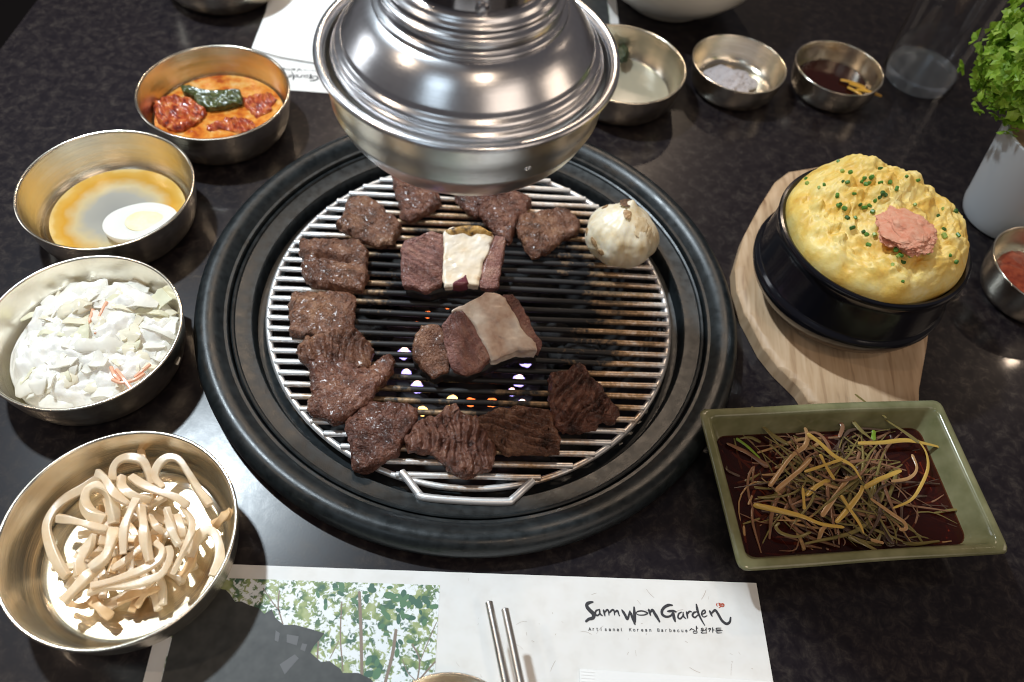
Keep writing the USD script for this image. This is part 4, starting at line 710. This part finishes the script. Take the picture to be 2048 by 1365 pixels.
# ------------------------------------------------------------------ paper place mats (this side and, turned round, the far side)
UA = math.radians(6.53); O0 = P(1512, 1167, .0)      # right end of the near mat's long edge
cu, su = math.cos(UA), math.sin(UA); RU = np.array([[cu, -su], [su, cu]])
def loc(pts): return (PL(pts)[:, :2] - O0[:2]) @ RU          # pixels -> the mat's own x, y (metres)
def placemat(label, corner, rot):
    pm = thing('paper_placemat', label, 'place mat', 'printed paper place mats', (corner[0], corner[1], 0), rot)
    Wd, Hd = .327, .235
    obj('sheet', sheet([(0, 0), (-Wd, 0), (-Wd, -Hd), (0, -Hd)], .0005), M_paper, pm, smooth=False)
    c = loc([(880, 1172), (304, 1308)]); x1, y1 = c[0]; x0 = -Wd + .0085
    obj('printed_photo', sheet([(x0, y1), (x1, y1), (x1, y1 - .19), (x0, y1 - .19)], .0007, .00015), M_print, pm, smooth=False)
    roof = loc([(452, 1181), (461, 1190), (471, 1205), (483, 1204), (500, 1212), (517, 1217), (529, 1229), (544, 1220), (551, 1237), (568, 1251), (590, 1251), (610, 1256), (634, 1263), (649, 1268), (639, 1281), (628, 1293), (621, 1306), (642, 1325), (659, 1323), (681, 1339), (686, 1347), (717, 1347), (742, 1359), (760, 1380)])
    rp = Polygon([*map(tuple, roof), (roof[-1][0] + .01, y1 - .189), (x0 + .0005, y1 - .189), (x0 + .0005, roof[0][1] + .003)]).buffer(0)
    obj('printed_roof', extr(rp, .0007, .00012), M_proof, pm, smooth=False)
    ts = [[(552, 1262), (560, 1268), (557, 1285), (550, 1282)], [(574, 1270), (598, 1274), (594, 1292), (574, 1286)], [(605, 1288), (615, 1290), (610, 1304), (601, 1300)], [(560, 1330), (590, 1310), (598, 1318), (570, 1350)]]
    obj('printed_roof_tiles', cat_([extr(Polygon(loc(t)), .00082, .00008) for t in ts]), M_prooflit, pm, smooth=False)
    k3 = 3500.0
    for pts, w in [([(719, 1186), (722, 1260), (724, 1349)], 6), ([(792, 1262), (785, 1310), (771, 1364)], 6), ([(684, 1205), (681, 1271), (686, 1344)], 2.4), ([(559, 1183), (557, 1215), (566, 1249)], 2.6), ([(527, 1178), (545, 1205), (561, 1226)], 1.8), ([(825, 1290), (839, 1320), (835, 1362)], 3), ([(873, 1246), (854, 1290), (841, 1322)], 1.6), ([(870, 1325), (852, 1345), (832, 1368)], 3), ([(805, 1320), (815, 1345), (830, 1361)], 1.6), ([(637, 1285), (635, 1318)], 3), ([(678, 1283), (660, 1318)], 1.5)]:
        obj('printed_trunk', extr(stroke(loc(pts), w / k3, None, 16, .9), .0007, .00010), M_ptrunk, pm, smooth=False)
    RR = random.Random(5)
    for mi, n_ in ((0, 46), (1, 40)):
        sh = []
        for k in range(n_):
            cx, cy = (RR.gauss(815, 34), RR.gauss(1215, 32)) if k % 3 else (RR.gauss(700, 40), RR.gauss(1178, 14))
            if k % 9 == 4: cx, cy = RR.uniform(735, 800), RR.uniform(1300, 1350)
            if cx > 870 or cy < 1172: continue
            p0 = loc([(cx, cy)])[0]; a = RR.uniform(0, PI); s = RR.uniform(5, 11) / k3
            e = affinity.rotate(affinity.scale(Point(0, 0).buffer(1, 4), s, s * RR.uniform(.4, .7)), a, use_radians=True)
            sh.append(affinity.translate(e, *p0))
        clip = Polygon([(x0, y1 - .0002), (x1 - .0003, y1 - .0002), (x1 - .0003, y1 - .19), (x0, y1 - .19)])
        obj('printed_leaves', extr(shapely.union_all(sh).intersection(clip), .0007 + .00003 * mi, .00009), M_pleaf[mi], pm, smooth=False)
    Lz = (1150, 1170, 5.12)
    def S(pts, w, w1=None): return stroke(loc(zm(pts, *Lz)), w * 1.22 / 5.12 / 3550, (w1 or w) * 1.22 / 5.12 / 3550)
    logo = [S([(180, 180), (150, 185), (122, 200), (122, 230), (150, 265), (188, 305), (182, 342), (140, 355), (112, 377)], 26, 34), S([(248, 255), (215, 270), (205, 300), (225, 318), (248, 300), (250, 258)], 15), S([(250, 262), (255, 300), (278, 320)], 15), S([(290, 260), (305, 322)], 16), S([(300, 292), (325, 260), (340, 272), (346, 315)], 14), S([(345, 295), (380, 260), (398, 272), (403, 312)], 15), S([(405, 285), (432, 270), (452, 320)], 16),
            S([(478, 262), (508, 308), (535, 352), (560, 275)], 22), S([(566, 285), (588, 348), (612, 408)], 22, 20), S([(606, 400), (608, 320), (602, 235)], 26), S([(617, 293), (645, 275), (690, 272), (735, 288), (735, 300), (700, 313), (650, 312), (618, 295)], 12), S([(752, 255), (770, 315)], 18), S([(765, 292), (790, 262), (815, 300), (843, 345), (862, 380)], 20, 26),
            S([(992, 212), (955, 212), (915, 232), (888, 268), (892, 308), (930, 330), (975, 322), (998, 292)], 24, 22), S([(945, 275), (1000, 272), (1032, 280)], 20), S([(1000, 290), (1010, 335), (1022, 376)], 26), S([(1090, 282), (1060, 300), (1052, 338), (1075, 350), (1100, 322), (1105, 285)], 14), S([(1104, 292), (1110, 328), (1132, 350)], 14), S([(1140, 280), (1150, 345)], 16), S([(1148, 302), (1168, 277), (1190, 280)], 15),
            S([(1240, 280), (1212, 290), (1200, 318), (1225, 338), (1255, 312)], 16), S([(1240, 205), (1255, 280), (1280, 340), (1308, 390), (1325, 418)], 22, 14), S([(1290, 310), (1328, 290), (1325, 264), (1302, 274), (1294, 308), (1315, 333), (1348, 320)], 13), S([(1375, 270), (1400, 324)], 18), S([(1390, 302), (1430, 264), (1460, 300), (1500, 368), (1545, 402), (1580, 385), (1590, 340)], 20, 24)]
    obj('logo_lettering', extr(shapely.union_all(logo), .0006, .00008), M_ink, pm, smooth=False)
    kor = [S([(1192, 450), (1170, 470)], 8), S([(1195, 455), (1222, 470)], 8), S([(1240, 425), (1240, 474)], 9), S([(1242, 447), (1256, 446)], 7), S([(1208, 480), (1244, 478), (1241, 497), (1210, 497), (1208, 481)], 7), S([(1300, 445), (1290, 455), (1300, 464), (1311, 455), (1301, 445)], 7), S([(1284, 474), (1330, 470)], 7), S([(1305, 472), (1303, 486)], 7), S([(1340, 440), (1340, 488)], 8), S([(1330, 462), (1340, 461)], 7), S([(1290, 486), (1296, 497), (1346, 496)], 8),
           S([(1358, 456), (1384, 452), (1370, 482)], 9), S([(1406, 440), (1406, 492)], 9), S([(1406, 466), (1422, 464)], 8), S([(1492, 446), (1446, 449), (1448, 464), (1492, 462)], 8), S([(1435, 476), (1506, 472)], 8), S([(1452, 482), (1452, 496), (1500, 494)], 8)]
    obj('korean_lettering', extr(shapely.union_all(kor), .0006, .00008), M_ink, pm, smooth=False)
    seal = [S([(1452, 192), (1446, 208), (1453, 224)], 8), S([(1465, 192), (1485, 198), (1472, 211), (1492, 222), (1472, 238)], 9), S([(1496, 220), (1492, 205), (1505, 196), (1522, 205), (1518, 222), (1500, 228), (1496, 218)], 8), S([(1500, 212), (1518, 208)], 7)]
    obj('red_seal', extr(shapely.union_all(seal), .0006, .00008), M_redink, pm, smooth=False)
    text = 'Artisanal Korean Barbecue'; a, b = loc(zm([(135, 472), (1125, 487)], *Lz)); out = []
    for k, ch in enumerate(text):
        if ch == ' ': continue
        m = meshkit.text_mesh(ch, .00165, .00008, bold=True); vv = np.array(m.vertices); p0 = a + (b - a) * k / (len(text) - 1)
        vv[:, 0] += p0[0]; vv[:, 1] += p0[1]; vv[:, 2] += .0006; out.append((vv, np.array(m.faces)))
    obj('tagline_lettering', cat_(out), M_ink, pm, smooth=False)
    fl = []
    for k in range(80):
        x, y, a, ln = RR.uniform(x1 + .004, -.003), RR.uniform(-.12, -.003), RR.uniform(0, PI), RR.choice([.0008, .0015, .003, .006])
        cvx = RR.uniform(-80, 80); u_ = np.linspace(-.5, .5, 5) * ln
        p = np.c_[x + u_ * math.cos(a) - cvx * u_ ** 2 * math.sin(a), y + u_ * math.sin(a) + cvx * u_ ** 2 * math.cos(a)]
        fl.append(LineString(p).buffer(RR.uniform(.00004, .00010), 2))
    obj('paper_fibres', extr(shapely.union_all(fl), .00055, .00004), M_fleck, pm, smooth=False)
    return pm
placemat('printed paper place mat with tree photo and brush lettering along the bottom edge', O0, UA)
E1 = P(592, 181); E2 = P(651, 187)
far_a = math.atan2(-(E2 - E1)[1], -(E2 - E1)[0]) ; far_a = PI + UA
fc = E2[:2] + np.array([cu, su]) * (-.066)
placemat('upside-down printed paper place mat under a napkin behind the hood', (fc[0], fc[1]), far_a)

# napkins
nk = PL([(540, -12), (531, 25), (503, 97), (560, 113), (625, 124), (760, 140), (860, 20), (840, -12)], .0028)
obj('paper_napkin', extr(Polygon(nk[:, :2]), .0012, .0016), M_napkin, smooth=False, label='folded white paper napkin on the far place mat, behind the hood', cat='napkin')
nk = PL([(1160, 1338), (1350, 1350), (1545, 1364)], .0022)[:, :2]; dv = (nk[2] - nk[0]); dv /= np.linalg.norm(dv); pv = np.array([dv[1], -dv[0]])
np2 = thing('paper_napkin', 'white embossed paper napkin at the bottom edge on the near place mat', 'napkin')
obj('sheet', extr(Polygon([nk[0], nk[2], nk[2] + pv * .09, nk[0] + pv * .09]), .0009, .0013), M_napkin, np2, smooth=False)
for k in range(9): obj('embossed_ridge', extr(LineString([nk[0] + pv * (.0012 + .0016 * k) + dv * .0008, nk[0] + pv * (.0012 + .0016 * k) + dv * .0075]).buffer(.0003, 2), .0022, .00018), M_napkin, np2, smooth=False)

# chopsticks resting on the rim of something outside the frame
for k, (a, b, lab) in enumerate([((978, 1205), (1019, 1400), 'left one of two steel chopsticks on the place mat'), ((1010, 1219), (1048, 1400), 'right one of two steel chopsticks on the place mat')]):
    A, B = P(*a, .0305), P(*b, .0305); d = (B - A) / np.linalg.norm(B - A); B = A + d * .20
    A = A - d * .0; n = 14; pts = A + (B - A) * np.linspace(0, 1, n)[:, None]
    obj('chopstick', tube(pts, np.linspace(.0020, .0036, n), 12), M_stick, smooth=40, label=lab, cat='chopstick', group='steel chopsticks')

# ------------------------------------------------------------------ things along the back and right
obj('white_bowl', lathe([(0, .0), (.040, .0), (.044, .003), (.046, .008), (.066, .020), (.081, .036), (.0885, .054), (.0910, .068), (.0905, .0700), (.089, .0695), (.086, .054), (.076, .036), (.058, .020), (0, .012)], 120, (.1330, .4190, 0)), M_white, smooth=50, label='large white ceramic bowl cut off by the top edge', cat='bowl')
gl = P(1832, 158)
GT = thing('glass_tumbler', 'clear drinking glass standing at the back right', 'glass', None, (gl[0], gl[1], 0))
obj('thick_base', lathe([(0, .0120), (.0285, .0124), (.0312, .0140), (.0314, .0070), (.030, .0012), (0, .0012)], 64, flip=True), M_frost, GT, smooth=40)
obj('body', lathe([(.0300, .0006), (.0325, .0022), (.0335, .006), (.0350, .05), (.0375, .135), (.0366, .1352), (.0340, .05), (.0322, .016), (.0320, .004), (.0300, .0006)], 96), M_glass, GT, smooth=40) #'clear drinking glass standing at the back right', cat='glass')
pc = np.array([.4128, .1700, 0]); pl_ = thing('potted_plant', 'white tapered planter with a curly green plant at the right edge', 'potted plant', None, pc)
obj('planter', lathe([(0, .0006), (.0270, .0006), (.0305, .0025), (.0325, .0080), (.0332, .0150), (.0432, .0825), (.0432, .0838), (.0424, .0842), (.0408, .0838), (.0400, .0815), (.0380, .060), (0, .060)], 120), M_planter, pl_, smooth=40)
obj('inner_liner', lathe([(.0399, .0812), (.0392, .0818), (.0380, .0812), (.0372, .070), (0, .068), (0, .066), (.0384, .066), (.0399, .0812)], 96, flip=True), M_rimclay, pl_, smooth=40)
cc = P(2088, 132, .122) - pc; print('plant offset', cc)
v, f = ellipsoid((0, 0, 0), 1, 1, 1, 5); v = v * (1 + .35 * (meshkit.fbm(v * 3 + 9, 3, 3) - .5))[:, None]; core = (v * [.034, .034, .030] + cc, f)
lv, lf = [], []; nl = 0
for k in range(1300):
    d = NR.normal(size=3); d /= np.linalg.norm(d); r = NR.uniform(.80, 1.18) * (1 + .18 * math.sin(d[0] * 9 + 3) * math.sin(d[1] * 8) + .12 * math.sin(d[2] * 14)); c = d * r * [.0365, .0365, .032] + cc
    x = np.cross(d, NR.normal(size=3)); x /= np.linalg.norm(x); y = np.cross(d, x); s = NR.uniform(.0030, .0058); n_ = 11
    ang = np.arange(n_) * 2 * PI / n_; rad = s * (1 + .28 * np.cos(ang * 5 + k)); cup = NR.uniform(.2, .9)
    ring = c + np.cos(ang)[:, None] * rad[:, None] * x + np.sin(ang)[:, None] * rad[:, None] * (y * .8 + d * NR.uniform(-.6, .6)) + d * (cup * s * np.abs(np.sin(ang * 1.5 + k)))[:, None]
    lv.append(np.vstack([c, ring])); lf += [(nl, nl + 1 + i, nl + 1 + (i + 1) % n_) for i in range(n_)]; nl += n_ + 1
obj('foliage', cat_([core, (np.vstack(lv), np.array(lf))]), M_moss, pl_, smooth=False)
stem = [tube(spl([(.010 * math.cos(a), .010 * math.sin(a), .066), (cc[0] * .5 + .008 * math.cos(a), cc[1] * .5 + .008 * math.sin(a), .085), tuple(cc)], 8), .0016, 6) for a in np.arange(5) * 1.25]
for s_ in stem: obj('stem', s_, M_moss, pl_)
